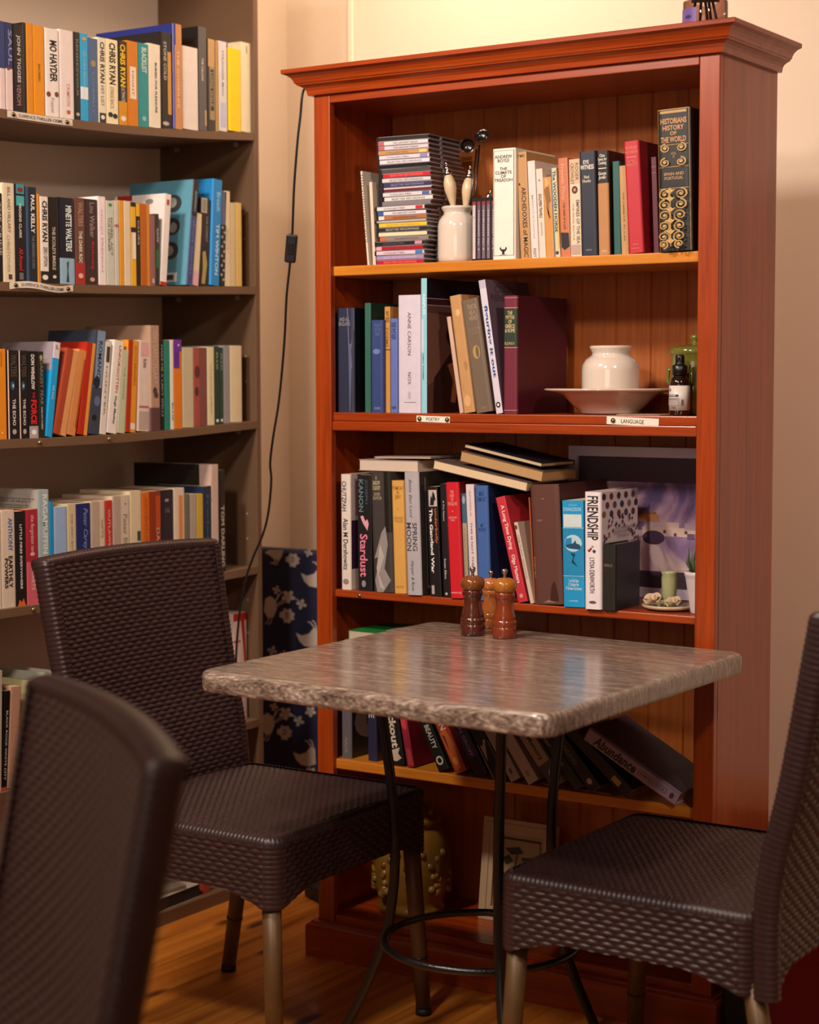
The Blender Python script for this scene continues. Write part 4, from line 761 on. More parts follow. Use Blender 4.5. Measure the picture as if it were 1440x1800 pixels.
# ---------------------------------------------------------------- third bookcase shelf
B('a3', 92, 163, 310, '#d8c8bc', 'white book with tall narrow capitals, leftmost', [('v', 'CHUTZPAH', .06, .32, .15, .6, '#4a4448', .02), ('v', 'Alan M Dershowitz', .38, .83, .25, .75, '#3c3638', .015), ('c', .93, .5, .3, .025, '#8a7a78')], hb=True, y=.02, xt=85, right=[('r', 0, .4, 0, 1, '#cdbcb8'), ('r', .4, .82, 0, .9, '#3c2040'), ('r', .06, .36, .1, .5, '#a86a58'), ('r', .1, .32, .15, .4, '#c8b8b0')])
B('a3', 215, 318, 315, '#1b1719', 'black Stardust novel with pink title', [('v', 'KANON', .04, .32, .1, .42, '#5a7680', .02), ('v', 'JOSEPH', .04, .25, .52, .75, '#3c5058', .015), ('p', [(.2, .36), (.4, .35), (.55, .4), (.7, .38), (.8, .42), (.7, .48), (.55, .45), (.4, .42)], '#d89aa0'), ('v', 'Stardust', .51, .88, .15, .7, '#d8788c', .02), ('c', .94, .4, .15, .03, '#8a8484')], y=.022, xt=205, hb=False)
B('a3', 319, 329, 480, '#d8ccc4', 'very thin white booklet between Stardust and the dark feather book', y=.03)
B('a3', 333, 480, 295, '#3c3532', 'thick dark hardback with pale feathery image and gold title', [('h', 'A\nSHADOW\nCOUNTRY', .03, .15, .1, .5, '#c9b890', .01, .2), ('h', 'DAVID\nGILMOUR', .17, .23, .1, .55, '#a89878'), ('r', 0, .5, .68, 1, '#17130f'), ('p', [(.5, .5), (.7, .45), (.8, .6), (.6, .8), (.9, .9), (.5, 1), (.2, 1), (.1, .9), (.4, .7), (.1, .72)], '#8f8480'), ('p', [(.4, .6), (.6, .7), (.3, .85), (.6, .98), (.35, .96), (.2, .8)], '#b0a49c')], hb=True, y=.018, xt=308)
B('a3', 485, 579, 358, '#cf9a4c', 'mustard yellow cloth hardback left of Spring Moon', [('h', 'TOMCAT\nIN\nJURY', .05, .17, .1, .95, '#8a6428'), ('c', .25, .5, .04, .006, '#8a6428'), ('h', 'FRANK\nTALLIS', .32, .37, .2, .9, '#a87c38'), ('h', 'ARCTIC', .93, .95, .2, .8, '#a87c38')], hb=True, y=.02, xt=462)
B('a3', 582, 690, 296, '#aaa3a8', 'silver grey Spring Moon hardback', [('v', 'Bette Bao Lord', .06, .37, .35, .55, '#4a464c', .0, .3), ('v', 'SPRING', .41, .64, .5, .82, '#3c383c', .008), ('v', 'MOON', .41, .64, .1, .42, '#3c383c', .008), ('v', 'Harper & Row', .72, .97, .3, .55, '#4a464c', 0, .3)], hb=True, y=.012, xt=556, right=[('r', 0, 1, 0, 1, '#3a3230'), ('r', .05, .95, .12, .14, '#8a8080'), ('r', .93, .95, .14, 1, '#8a8080')])
B('a3', 752, 832, 405, '#171315', 'black Underbelly The Gangland War paperback', [('r', .03, .18, .2, .95, '#b8a8a4'), ('p', [(.3, .17), (.4, .08), (.5, .1), (.6, .04), (.75, .07), (.85, .12), (.7, .13), (.65, .17)], K), ('v', 'underbelly', .2, .52, .62, .92, '#b85c34', .02), ('v', 'The Gangland War', .2, .79, .12, .5, '#e2d8d4', .03), ('r', .90, .98, .15, .4, '#a89a98')], y=.016, xt=718)
B('a3', 848, 896, 380, '#19151a', 'slimmer black book touching the red one', [('v', 'A Dry Season', .15, .33, .3, .6, '#c0b4b8'), ('v', 'Susan Elliot', .66, .84, .3, .6, '#c0b4b8'), ('c', .97, .5, .2, .012, '#b0a4a8')], y=.016, xt=820)
B('a3', 902, 1000, 372, '#c41424', 'bright red hardback with small pale title', [('h', 'THE\nPART\nOF\nFOXGLOVE', .07, .20, .15, .85, '#e09a90', .01), ('c', .25, .5, .04, .006, '#e09a90'), ('h', 'EDMOND\nHALL', .295, .335, .2, .8, '#e09a90'), ('h', 'ANGUS', .945, .96, .1, .9, '#e8a8a0')], hb=True, y=.012, xt=865, right=[('r', 0, 1, 0, 1, '#6c0f1a')])
B('a3', 1003, 1040, 456, '#3f5e74', 'narrow grey-blue book with beige spine label', [('r', .28, .93, .05, .95, '#a39078'), ('c', .06, .5, .3, .04, '#8aa0a8'), ('v', 'SALVATION', .32, .85, .35, .6, '#8a7a64')], y=.018, xt=978)
B('a3', 1048, 1107, 387, '#d6c3c6', 'slim pinkish white book left of the blue hardback', [('v', 'THIS IS NOT THE WAY', .33, .85, .4, .62, '#6a5c64'), ('v', 'ANGELA', .05, .28, .4, .6, '#b08a94')], y=.016, xt=1012)
B('a3', 1112, 1205, 395, '#3d5f9e', 'mid-blue hardback with a navy cover side', [('h', 'MAX\nDIMONT', .05, .14, .15, .9, '#2c4478'), ('h', 'MY\nPEOPLE', .33, .4, .2, .8, '#2c4478')], hb=True, y=.012, xt=1086, right=[('r', 0, 1, 0, 1, '#1d2950')], d=.16)
B('a3r', 186, 246, 415, '#c0303a', 'red leaning book titled A Long Time Dying', [('v', 'A Long Time Dying', .08, .50, .25, .75, '#e8d0cc', .02), ('v', 'Olga Masters', .55, .82, .25, .75, '#e8d0cc', .02), ('c', .94, .5, .2, .02, '#d89090')], xt=42, y=.012, d=.13)
B('a3r', 262, 286, 472, '#cbb8a6', 'cream leaning book beside the red one', [('c', .06, .4, .3, .03, '#4a3a34'), ('v', 'THE FLINT ANCHOR', .15, .7, .35, .65, '#7a6a60')], xt=137, y=.014, d=.12, h=.165)
B('a3r', 287, 295, 412, '#a8532c', 'very thin orange book squeezed by the leather volume', y=.02, xt=250, d=.12)
B('a3r', 297, 478, 331, '#5a352c', 'very thick scuffed brown leather volume', [('p', [(0, .97), (.3, .985), (.5, .96), (.75, .985), (1, .96), (1, 1), (0, 1)], '#8a6c58'), ('p', [(.55, .97), (.6, .85), (.72, .8), (.8, .88), (.85, .97)], '#3c1f1a'), ('c', .3, .3, .1, .01, '#7a5448'), ('c', .12, .45, .05, .006, '#8a6458'), ('p', [(0, 0), (1, 0), (1, .02), (0, .012)], '#3c1e18'), ('v', 'ANCIENT EAST', .6, .78, .02, .08, '#c08a60')], hb=True, y=.016, xt=262, right=[('r', 0, 1, 0, 1, '#461e1b')], d=.2)
B('a3r', 475, 607, 430, '#1f92c8', 'bright blue fantasy omnibus with round seascape', [('h', 'STEPHEN', .035, .055, .3, .7, '#6ac0e0'), ('h', 'DONALDSON', .065, .10, .06, .9, '#a8d8e8', .01), ('r', .13, .25, .05, .92, '#c6d2d4'), ('r', .255, .26, 0, 1, '#a8d8e8'), ('r', .26, .70, 0, 1, '#1f84b4'), ('c', .40, .5, .42, .08, '#b0ccd8'), ('p', [(.1, .42), (.5, .40), (.62, .37), (.65, .40), (.92, .42), (.8, .46), (.3, .45)], '#1c4c68'), ('p', [(.35, .49), (.6, .50), (.5, .56), (.7, .62), (.4, .58), (.5, .53)], '#123850'), ('r', .705, .71, 0, 1, '#a8d8e8'), ('h', "I  Lord Foul's Bane\nII  The Illearth War\nIII  The Power That Preserves", .735, .84, .12, .88, '#cfe6ee'), ('h', 'HARPER', .935, .95, .28, .7, '#a8d8e8')], y=.01, xt=463, d=.12)
dots = []
rd = random.Random(11); DC = ['#3c2440', '#2a2c50', '#6a2430', '#7a3a28', '#8a6a3c', '#5a4c5c', '#44304c']
for i in range(5):
    for j in range(3): dots.append(('c', .045+j*.075, min(.94, .06+i*.2+(j % 2)*.09), .052, .03, DC[(i*3+j*2) % 7]))
for i in range(46):
    a = rd.uniform(0, PI); q = rd.uniform(.34, .55); u = .5+q*1.05*math.cos(a); v = .52-q*.62*math.sin(a)
    if .01 < u < .99 and v > .2: dots.append(('c', v, u, .018+rd.random()*.01, .012+rd.random()*.006, DC[i % 7]))
for i in range(14): dots.append(('c', .42+i*.042, .03+.05*(i % 2), .025, .014, DC[(i*2) % 7]))
for i in range(14): dots.append(('c', .42+i*.042, .95-.05*(i % 2), .022, .012, DC[(i*3) % 7]))
B('a3r', 610, 714, 375, '#e2d6d8', 'white Friendship hardback with coloured dots on its cover', [('v', 'FRIENDSHIP', .035, .41, .18, .85, '#2c2626', .02), ('c', .485, .4, .07, .011, '#8a3a34'), ('c', .505, .6, .1, .014, '#3a3a5a'), ('c', .50, .3, .09, .012, '#a02c34'), ('c', .465, .5, .07, .009, '#9a8a70'), ('v', 'LYDIA DENWORTH', .56, .86, .32, .62, '#4a4244', .005), ('c', .94, .5, .22, .012, '#5a5252')], y=.006, hb=True, d=.155, xt=608,
  right=dots+[('h', "The Evolution, Biology, and\nExtraordinary Power of Life's\nFundamental Bond", .30, .40, .28, .78, '#3a3234', .004), ('h', 'FRIENDSHIP', .44, .50, .2, .85, '#2c2626', .015)])
B('a3r', 722, 806, 705, '#1a1512', 'small thick black leather book in front of the dotted cover', [('h', 'BIBLE', .30, .34, .15, .75, '#7a6448')] + [('r', v, v+.008, 0, 1, '#2c2420') for v in (.25, .42, .6, .78)], hb=True, y=.008, d=.10, right=[('r', 0, 1, 0, 1, '#121010')], pages='#8a7a68')
# books lying across the tops
def lying(name, label, P, L, Wd, H, rx, ry, rz, c, page='#c9b294'):
    t = thing(name, label, 'book', P, (R(rx), R(ry), R(rz)), group='books lying across the third shelf row')
    b = MB(); m = mat(c, .4); e = .0012; b.box(0, L, 0, Wd, 0, e, m); b.box(0, L, 0, Wd, H-e, H, m); b.box(0, L, Wd-e, Wd, e, H-e, m); b.build('cover', t)
    p = MB(); p.box(.002, L-.002, .001, Wd-e, e, H-e, mat(page, .8, mottle=.1, mscale=300)); p.build('page_block', t); return t
zt1 = hit(631, 828, 1, .03).z
lying('paperback_book', 'white paperback lying flat on the left row of books', (hit(631, 828, 1, .03).x, .03, zt1+.0015), .150, .17, .0235, 0, .0, 0, '#9c8c84', '#c8b2a2')
lying('booklet', 'thin curled booklet lying on the flat white paperback', (.127, .035, zt1+.0275), .145, .16, .004, 0, -1.0, -2, '#a8968a')
p1 = hit(769, 806, 1, .012)
lying('paperback_book', 'cream paperback sloping down to the leather volume', (p1.x-.012, .012, hit(769, 824, 1, .012).z), (hit(930, 868, 1, .012).x-p1.x+.010), .13, .0185, 0, 10.2, 0, '#5c4a44', '#d2b896')
p2 = hit(803, 790, 1, .02)
lying('hardback_book', 'tan-paged hardback sloping on the cream paperback', (p2.x, .03, hit(803, 810, 1, .03).z), .20, .13, .021, 0, 10.6, -2, '#6a5040', '#b08a5c')
lying('paperback_book', 'dark-covered thin book topmost of the sloping pile', (p2.x+.008, .035, hit(803, 787, 1, .03).z+.0005), .19, .125, .0085, 0, 10.6, -3, '#16111a', '#c0a684')
# framed watercolour behind
def watercolour():
    pl = .222; z1 = hit(998, 783, 1, pl).z; x0 = hit(999, 850, 1, pl).x; x1 = .897; z0 = S3+.001
    t = thing('framed_painting', 'white-framed purple watercolour of a waterside village behind the books', 'picture', (x0, pl, z0)); Wd, H = x1-x0, z1-z0
    b = MB(); fw = .021; m = mat('#cfc6d6', .4, mottle=.04)
    for q in (((0, 0), (Wd, 0), (Wd-fw, fw), (fw, fw)), ((0, H), (fw, H-fw), (Wd-fw, H-fw), (Wd, H)), ((0, 0), (fw, fw), (fw, H-fw), (0, H)), ((Wd, 0), (Wd, H), (Wd-fw, H-fw), (Wd-fw, fw))):
        b.add([(x, 0, z) for x, z in q]+[(x, .018, z) for x, z in q], [(0, 1, 2, 3), (7, 6, 5, 4), (0, 4, 5, 1), (1, 5, 6, 2), (2, 6, 7, 3), (3, 7, 4, 0)], m)
    b.build('frame', t, bevel=.001)
    b = MB(); b.box(fw-.003, Wd-fw+.003, .008, .010, fw-.003, H-fw+.003, mat('#4c3c4a', .7)); b.build('mount', t)
    mm, nt, bs = newmat('watercolour_wash'); tc = nt.nodes.new('ShaderNodeTexCoord'); n = nt.nodes.new('ShaderNodeTexNoise'); n.inputs['Scale'].default_value = 9; n.inputs['Detail'].default_value = 7; n.inputs['Distortion'].default_value = 1.0
    nt.links.new(tc.outputs['Object'], n.inputs['Vector']); r = ramp(nt, [(.34, '#5c4a78'), (.43, '#94749a'), (.5, '#c0a0b0'), (.57, '#e2c8c4'), (.66, '#c49cac')]); nt.links.new(n.outputs['Fac'], r.inputs[0]); nt.links.new(r.outputs[0], bs.inputs['Base Color']); bs.inputs['Roughness'].default_value = .7
    u0, u1, v0, v1 = .075, Wd-.02, .055, H-.072
    p = MB(); p.box(u0, u1, .0065, .008, v0, v1, mm)
    fc = lambda u, v, e: (u0+u*(u1-u0), .0065-e, v1-v*(v1-v0))
    el = []
    el += [('r', .36, .44, .27, .42, '#c08456'), ('r', .33, .36, .30, .40, '#a06844'), ('r', .44, .52, .44, .56, '#c9aaa4'), ('r', .50, .60, .3, 1, '#cdb0a4'), ('r', .44, .52, .60, .70, '#a8909e'), ('r', .47, .60, .78, .96, '#d8beb0'), ('c', .47, .87, .07, .035, '#6c7484'),
          ('c', .62, .38, .08, .08, '#4a3350'), ('r', .54, .62, 0, .3, '#ad9098')]
    el += [('r', .53+.03*(i % 2), .565+.03*(i % 2), .45+i*.075, .47+i*.075, '#5a4058') for i in range(7)] + [('r', .56, .62, .62, .67, '#6a5274'), ('r', .50, .53, .82, .84, '#5a4058'), ('r', .50, .53, .89, .91, '#5a4058')]
    p.decor(el, fc); p.build('picture', t)
watercolour()
# candle holder with modelled flowers
t = thing('candle_holder', 'pale ceramic candle holder with modelled roses on a round saucer', 'candle holder', (.787, .085, S3+.0002))
cg = mat('#bfa98a', .2, coat=.5, mottle=.1, mscale=40); gg = mat('#9a9a70', .25, coat=.4, mottle=.12, mscale=40)
b = MB(); b.lathe([(0, .001), (.040, .001), (.051, .004), (.0535, .008), (.052, .0105), (.045, .009), (.02, .007), (0, .007)], cg, 48); b.build('saucer', t)
b = MB(); b.lathe([(0, .008), (.015, .008), (.0145, .03), (.0155, .06), (.0145, .068), (.0165, .072), (.0155, .074), (.012, .072), (.011, .05), (0, .05)], gg, 28); b.build('candle_cup', t)
def rose(b, cx, cy, cz, r, m):
    for ring, (n, rad, tilt) in enumerate(((5, 1., .35), (4, .65, .75), (3, .35, 1.1))):
        for k in range(n):
            a = 2*PI*k/n+ring*.5
            def f(u, v, a=a, rad=rad, tilt=tilt):
                w = (u-.5)*1.5; rr = r*rad*(.25+.75*v); aa = a+w*(.5+.3*v)
                return (cx+rr*math.cos(aa)*math.cos(tilt*.6), cy-.35*r+rr*math.sin(aa)*.8-r*.3*v, cz+rr*math.sin(aa)*.5+r*rad*v*tilt*.7+.003*math.sin(u*PI)*v)
            b.grid(f, 6, 5, m)
b = MB(); rose(b, -.020, -.022, .017, .019, mat('#c4a688', .25, coat=.4)); rose(b, .022, -.02, .014, .017, mat('#b8a080', .25, coat=.4)); rose(b, 0, -.028, .012, .010, gg)
for k, (x, y) in enumerate(((-.034, -.01), (.036, -.012), (.034, .008), (.012, -.036))):
    b.add([(x, y, .010), (x+.008, y-.006, .017), (x+.014, y, .012), (x+.006, y+.007, .014)], [(0, 1, 2, 3), (3, 2, 1, 0)], gg)
b.build('flowers', t)
t = thing('potted_plant', 'small succulent in a ribbed white pot at the right shelf end', 'plant', (.8655, .055, S3+.0002))
b = MB(); pr = [(0, .0), (.019, 0), (.021, .002)]
for i in range(16): pr += [(.0215+i*.00075, .004+i*.0042), (.0225+i*.00075, .006+i*.0042)]
pr += [(.0345, .072), (.036, .074), (.036, .081), (.033, .081), (.031, .07), (0, .068)]
b.lathe([(r*.84, z) for r, z in pr], mat('#cdbfc0', .4), 36); b.build('pot', t)
b = MB(); lm = mat('#4c5a40', .5, mottle=.25)
rl = random.Random(5)
for k in range(34):
    a = rl.uniform(0, 2*PI); h = rl.uniform(.03, .07); o_ = rl.uniform(.01, .042); s = Vector((math.cos(a)*.010, math.sin(a)*.010, .068))
    e = Vector((math.cos(a)*o_*.62, math.sin(a)*o_*.8, .068+h)); m_ = (s+e)/2+Vector((math.cos(a), math.sin(a), 0))*.008
    b.tube([s, m_, e], [.0025, .0042, .0008], lm, 6)
b.build('leaves', t)

# ---------------------------------------------------------------- fourth bookcase shelf: leaning books
_pl = [None]
def LB(px, py, t, h, lean, c, label, tx=(), hb=False, y=.03, d=.14, right=()):
    zz = S4
    lo, hi = 800, 2200
    for _ in range(30):
        m_ = (lo+hi)/2
        if hit(px, m_, 1, y).z > zz: lo = m_
        else: hi = m_
    x = hit(px, lo, 1, y).x
    if _pl[0]:                                   # a leaning book touches the one before it, never cuts it
        x0_, t0_, a0_ = _pl[0]; gap = x-x0_-t0_/math.cos(R(a0_))
        while lean < -1 and (math.tan(R(-lean))-math.tan(R(-a0_)))*h*math.cos(R(lean)) > gap: lean += .25
    _pl[0] = (x, t, lean)
    return mkbook('hardback_book' if hb else 'paperback_book', label + ', fourth bookcase shelf', t, h, d, c, (x, y, zz+.0004), (0, R(lean), 0), tx, right, (), hb, None, 'books on the fourth bookcase shelf')
LB(602, 0, .026, .222, 0, '#5c565c', 'silver-grey upright hardback with beige oval on its side', [('r', 0, .34, 0, 1, '#9a8478'), ('r', .4, .44, 0, 1, '#2a2430'), ('v', 'NADIR', .8, .95, .35, .65, '#8a8460')], True, .03, .15, right=[('r', 0, 1, 0, 1, '#2a2422'), ('c', .66, .42, .36, .17, '#8a7460'), ('r', .5, .7, .36, .6, '#3a302a')])
LB(648, 0, .024, .232, -1, '#20203a', 'dark navy upright hardback behind the left table leg', [('v', 'CHASE', .35, .6, .2, .8, '#b8b0a8', .02)], True, .035, .15, right=[('r', 0, 1, 0, 1, '#2a2230'), ('r', .3, .45, .1, .8, '#40324a')])
LB(691, 0, .030, .205, -9, '#141113', 'black Blackout paperback with bold cream title', [('v', 'Blackout', .30, .82, .15, .75, '#c9b4a0', .035), ('p', [(.1, .84), (.8, .82), (.6, .88), (.85, .93), (.4, .96), (.15, .95)], '#b8a490')], y=.02)
LB(717, 0, .017, .205, -12, '#8a1f30', 'dark red glossy leaning book right of Blackout', [('p', [(0, .3), (1, .28), (1, .55), (.6, .62), (.1, .58)], '#c03a40'), ('p', [(.3, .8), (.8, .82), (.9, .98), (.2, .98)], '#a83a44')], y=.02)
LB(772, 0, .026, .215, -26, '#131413', 'black Death by Beauty paperback', [('v', 'DEATH BY BEAUTY', .2, .78, .3, .75, '#c2b8ac', .02), ('c', .9, .5, .33, .045, '#c2b8ac'), ('c', .9, .5, .2, .028, '#131413')], y=.016)
LB(802, 0, .028, .215, -27, '#a03a22', 'rust red book with flame image and pale capitals', [('v', 'VISION', .25, .56, .25, .75, '#d8c8b8', .02), ('p', [(.1, .58), (.6, .55), (.9, .7), (.7, .95), (.2, .97)], '#b8602a'), ('c', .88, .45, .2, .04, '#d8884a'), ('p', [(.2, .6), (.4, .62), (.3, .8)], '#5a1c18')], y=.014)
LB(838, 0, .027, .215, -29, '#332550', 'purple-navy leaning book with pink name', [('v', 'LAUREN GROFF', .3, .8, .3, .6, '#a890b0', .01), ('r', .82, 1, 0, 1, '#1a1828')], y=.014)
LB(869, 0, .028, .21, -31, '#131112', 'black book with a white foot beside the front table leg', [('p', [(0, .62), (.4, .66), (.7, .60), (1, .64), (1, 1), (0, 1)], '#a8988c')], y=.012)
LB(899, 0, .024, .205, -34, '#a3938a', 'grey-white leaning book with small bird mark', [('v', 'up', .55, .65, .5, .8, '#5a504c'), ('c', .9, .5, .15, .03, '#5a504c')], y=.012)
LB(930, 0, .026, .21, -35, '#b09f93', 'pale leaning book with red-brown capitals', [('v', 'LIONS', .25, .48, .4, .75, '#8a5a50', .01), ('r', .87, .93, .3, .6, '#8f8078')], y=.010)
LB(971, 0, .030, .21, -38, '#a08c78', 'beige leaning book with dark ornate foot', [('v', "Women's Memory", .15, .72, .3, .75, '#2a2422', .02), ('r', .76, 1, 0, 1, '#4a4450'), ('c', .88, .6, .2, .04, '#a09aa0')], y=.008)
LB(1012, 0, .022, .21, -44, '#1c2422', 'dark green-black leaning book with pale script', [('v', 'Another View', .2, .75, .3, .7, '#8a9490', .01, .3)], y=.014)
LB(1040, 0, .026, .21, -49, '#141513', 'black leaning book with a white publisher mark', [('c', .90, .5, .22, .03, '#b0a498'), ('v', 'HANGING', .4, .7, .3, .65, '#6a6a64')], y=.012)
LB(1100, 0, .024, .21, -57, '#15110f', 'black leaning book with a small yellow sticker', [('r', .78, .88, .2, .7, '#a8925a')], y=.014)
LB(1186, 0, .031, .222, -62.5, '#a48c9e', 'lilac Abundance hardback lying aslant at the right', [('v', 'Abundance', .09, .55, .15, .80, '#1c1418', .03, .2), ('r', .58, .88, .3, .7, '#5a3848'), ('r', .585, .875, .33, .67, '#a48c9e'), ('v', 'DIAMANDIS + KOTLER', .60, .86, .40, .6, '#3a2a34'), ('c', .94, .5, .2, .02, '#4a3a44'), ('r', 0, 1, .88, 1, '#7c6478')], hb=True, y=.006, d=.15, right=[('r', 0, 1, 0, 1, '#3a2a34')])
for k, (x, y, z, L, rz, c, lb) in enumerate(((.545, .028, S4+.003, .032, -28, '#a0562a', 'short wooden peg on the fourth shelf edge'), (.57, .035, S4+.003, .03, 20, '#8f4c22', 'second short wooden peg crossing the first on the fourth shelf'), (.66, .022, S4+.002, .075, -2, '#a85c2c', 'thin wooden stick lying along the fourth shelf edge'))):
    b = MB(); b.tube([(-L/2, 0, 0), (L/2, 0, 0)], .0028 if k < 2 else .0018, mat(c, .5), 8); tag(b.build('wooden_stick', None, (x, y, z), (0, 0, R(rz))), lb, 'stick')
# things lying on top of that row
def lyz(px, py, y): return hit(px, py, 1, y)
G6 = 'books lying on top of the fourth shelf row'
flat('paperback_book', 'pale green book lying flat under the bright green one', .115, .11, S4+.240, .135, .15, .016, 2, '#8f9a80', 'book', group=G6)
flat('hardback_book', 'bright green book lying on a pale one above the table', .125, .11, S4+.2565, .130, .15, .020, -3, '#1c7a34', 'book', group=G6)
flat('magazine', 'yellow-edged magazine sloping above the back table corner', .215, .105, S4+.252, .12, .15, .010, -8, '#c8922a', 'book', tilt=(0, 8), group=G6)
flat('magazine', 'grey magazine sloping on the yellow-edged one', .222, .10, S4+.266, .12, .15, .007, -3, '#8c8078', 'book', tilt=(0, 12), group=G6)
flat('magazine', 'dark magazine lying highest behind the table edge', .285, .11, S4+.243, .15, .15, .014, 0, '#2a2524', 'book', tilt=(0, 4), group=G6)

# ---------------------------------------------------------------- bottom compartment
t = thing('ginger_jar', 'squat yellow-brown glazed jar with moulded fruit in the bottom compartment', 'jar', (.158, .128, S5+.0003))
yg = mat('#7c5a20', .22, coat=.4, mottle=.3, mscale=35)
b = MB()
prj = [(0, 0), (.070, 0), (.074, .004), (.074, .014), (.071, .018), (.073, .03), (.080, .06), (.084, .10), (.084, .13), (.079, .16), (.070, .18), (.062, .19), (.064, .196)]
b.lathe(prj, yg, 56)
rj = random.Random(2)
def blob(b, c, r, m, n=10):
    b.grid(lambda u, v: (c[0]+r*math.sin(v*PI)*math.cos(u*2*PI), c[1]+r*math.sin(v*PI)*math.sin(u*2*PI), c[2]+r*math.cos(v*PI)), n, n//2+1, m)
for g in range(5):
    a0 = -2.5+g*.72
    for k in range(9):
        a = a0+rj.uniform(-.16, .16); z = .045+rj.uniform(0, .05); blob(b, (.080*math.cos(a), .080*math.sin(a), z), .0085, mat('#84622a', .2, coat=.4, mottle=.2))
for k in range(14):
    a = -2.9+k*.22; z = .125+.015*math.sin(k*2.1)
    blob(b, (.080*math.cos(a), .080*math.sin(a), z), .009, mat('#6a4a18', .2, coat=.5))
b.build('jar_body', t)
b = MB(); b.lathe([(.066, .197), (.069, .201), (.066, .208), (.05, .222), (.03, .233), (.012, .238), (.01, .242), (.013, .248), (.008, .255), (0, .256)], yg, 48)
for k in range(7): a = -2.8+k*.45; blob(b, (.052*math.cos(a), .052*math.sin(a), .221), .008, yg)
b.build('lid', t)
t = thing('framed_tile', 'cream framed botanical tile leaning at the back of the bottom compartment', 'picture', (.313, .15, S5+.0005), (R(-7), 0, 0))
b = MB(); Wt_, Ht_ = .178, .218; fm = mat('#b49a78', .5, mottle=.1)
for q, (i0, i1, yy) in enumerate(((0, .010, .0), (.010, .018, -.003), (.018, .030, -.001))):
    for (a, b_, c, d) in ((i0, Wt_-i0, i0, i1), (i0, Wt_-i0, Ht_-i1, Ht_-i0), (i0, i1, i1, Ht_-i1), (Wt_-i1, Wt_-i0, i1, Ht_-i1)): b.box(a, b_, yy, .012, c, d, fm)
b.build('frame', t)
b = MB(); b.box(.03, Wt_-.03, .004, .011, .03, Ht_-.03, mat('#a08a66', .35, mottle=.05))
gr = '#2c3a24'
b.decor([('r', .05, .08, .06, .94, '#3a3428'), ('r', .05, .95, .06, .085, '#3a3428'), ('r', .05, .95, .915, .94, '#3a3428'), ('r', .92, .95, .06, .94, '#3a3428'), ('p', [(.2, .2), (.5, .16), (.6, .24), (.35, .28)], gr), ('p', [(.55, .3), (.8, .28), (.9, .38), (.65, .42)], gr), ('p', [(.15, .33), (.3, .28), (.4, .36), (.25, .42)], gr),
         ('p', [(.45, .25), (.49, .25), (.42, .6), (.36, .9), (.32, .9), (.38, .6)], '#4a5030'), ('p', [(.62, .38), (.65, .4), (.44, .62), (.41, .6)], '#4a5030'), ('c', .68, .3, .12, .08, '#9a7a2c'), ('c', .74, .5, .1, .07, '#8a6a24')], lambda u, v, e: (.03+u*(Wt_-.06), .004-e, Ht_-.03-v*(Ht_-.06)))
b.build('tile', t)

# ---------------------------------------------------------------- glass diffuser on top of the bookcase
q = hit(1240, 20, 1, .09); zt = hit(1240, 4, 1, .09).z; dh = zt-1.890
t = thing('reed_diffuser', 'clear glass tumbler with purple label and dark reeds on top of the bookcase', 'diffuser', (q.x, .09, 1.8905))
gl, nt, bs = newmat('clear_glass'); bs.inputs['Transmission Weight'].default_value = 1; bs.inputs['Roughness'].default_value = .02; bs.inputs['IOR'].default_value = 1.45; bs.inputs['Base Color'].default_value = (.98, .96, .94, 1)
b = MB(); b.lathe([(0, 0), (.040, 0), (.0425, .004), (.0425, dh-.002), (.0415, dh), (.0405, dh-.002), (.0400, .009), (0, .008)], gl, 48, caps=False); b.build('tumbler', t)
b = MB()
def arc(u, v, e): a = R(-150+u*62); return ((.0430+e)*math.cos(a), (.0430+e)*math.sin(a), dh*.12+(1-v)*dh*.62)
b.grid(lambda u, v: arc(u, 1-v, 0), 12, 1, mat('#6a5094', .5)); b.decor([('r', .7, 1, 0, 1, '#b8a4c8'), ('c', .42, .6, .18, .09, '#3a2c60')], arc); b.build('paper_label', t)
b = MB(); dk = mat('#1c181a', .4)
b.lathe([(0, dh*.85), (.026, dh*.85), (.026, dh*1.12), (0, dh*1.12)], dk, 28); b.build('cap', t)
b = MB()
for k, (x0, x1) in enumerate(((-.018, -.024), (-.008, -.008), (.0, .006), (.006, .012), (.012, .024))): b.tube([(x0, -.004+k*.002, dh*.9), (x1, -.006+k*.002, .011)], .0028, dk, 8)
b.build('reed', t)

# ---------------------------------------------------------------- cafe table
TQ = [(.300, -.757), (.295, -.002), (1.008, -.057), (1.012, -.803)]
tb = thing('cafe_table', 'square cafe table with grey-brown marbled laminate top on black steel base', 'table', (.654, -.40, 0))
TC = Vector((.654, -.40))
def rpoly(Q, r, n=7):
    out = []
    for i in range(4):
        p0, p, p1 = Vector(Q[i-1]), Vector(Q[i]), Vector(Q[(i+1) % 4]); a = p+(p0-p).normalized()*r; c = p+(p1-p).normalized()*r
        for k in range(n+1): t_ = k/n; out.append((a*(1-t_)**2+p*2*t_*(1-t_)+c*t_**2)-TC)
    return out
base = rpoly(TQ, .028); NB = len(base)
def inset(P, d): return [p-p.normalized()*d for p in P]
prof = [(.0030, .7145), (.0015, .7155), (.0005, .722), (.0, .738), (.0012, .7435), (.0045, .7478), (.0075, .7493), (.010, .7500)]
vs = []; fs = []
for d_, z in prof:
    for p in inset(base, d_): vs.append((p.x, p.y, z))
for j in range(len(prof)-1):
    for k in range(NB): fs.append((j*NB+(k+1) % NB, j*NB+k, (j+1)*NB+k, (j+1)*NB+(k+1) % NB))
b = MB(); b.add(vs, fs, table_m, True); b.add(vs[-NB:], [tuple(range(NB))[::-1]], table_m, False); b.add(vs[:NB], [tuple(range(NB))], mat('#2a211c', .6)); b.build('tabletop', tb)
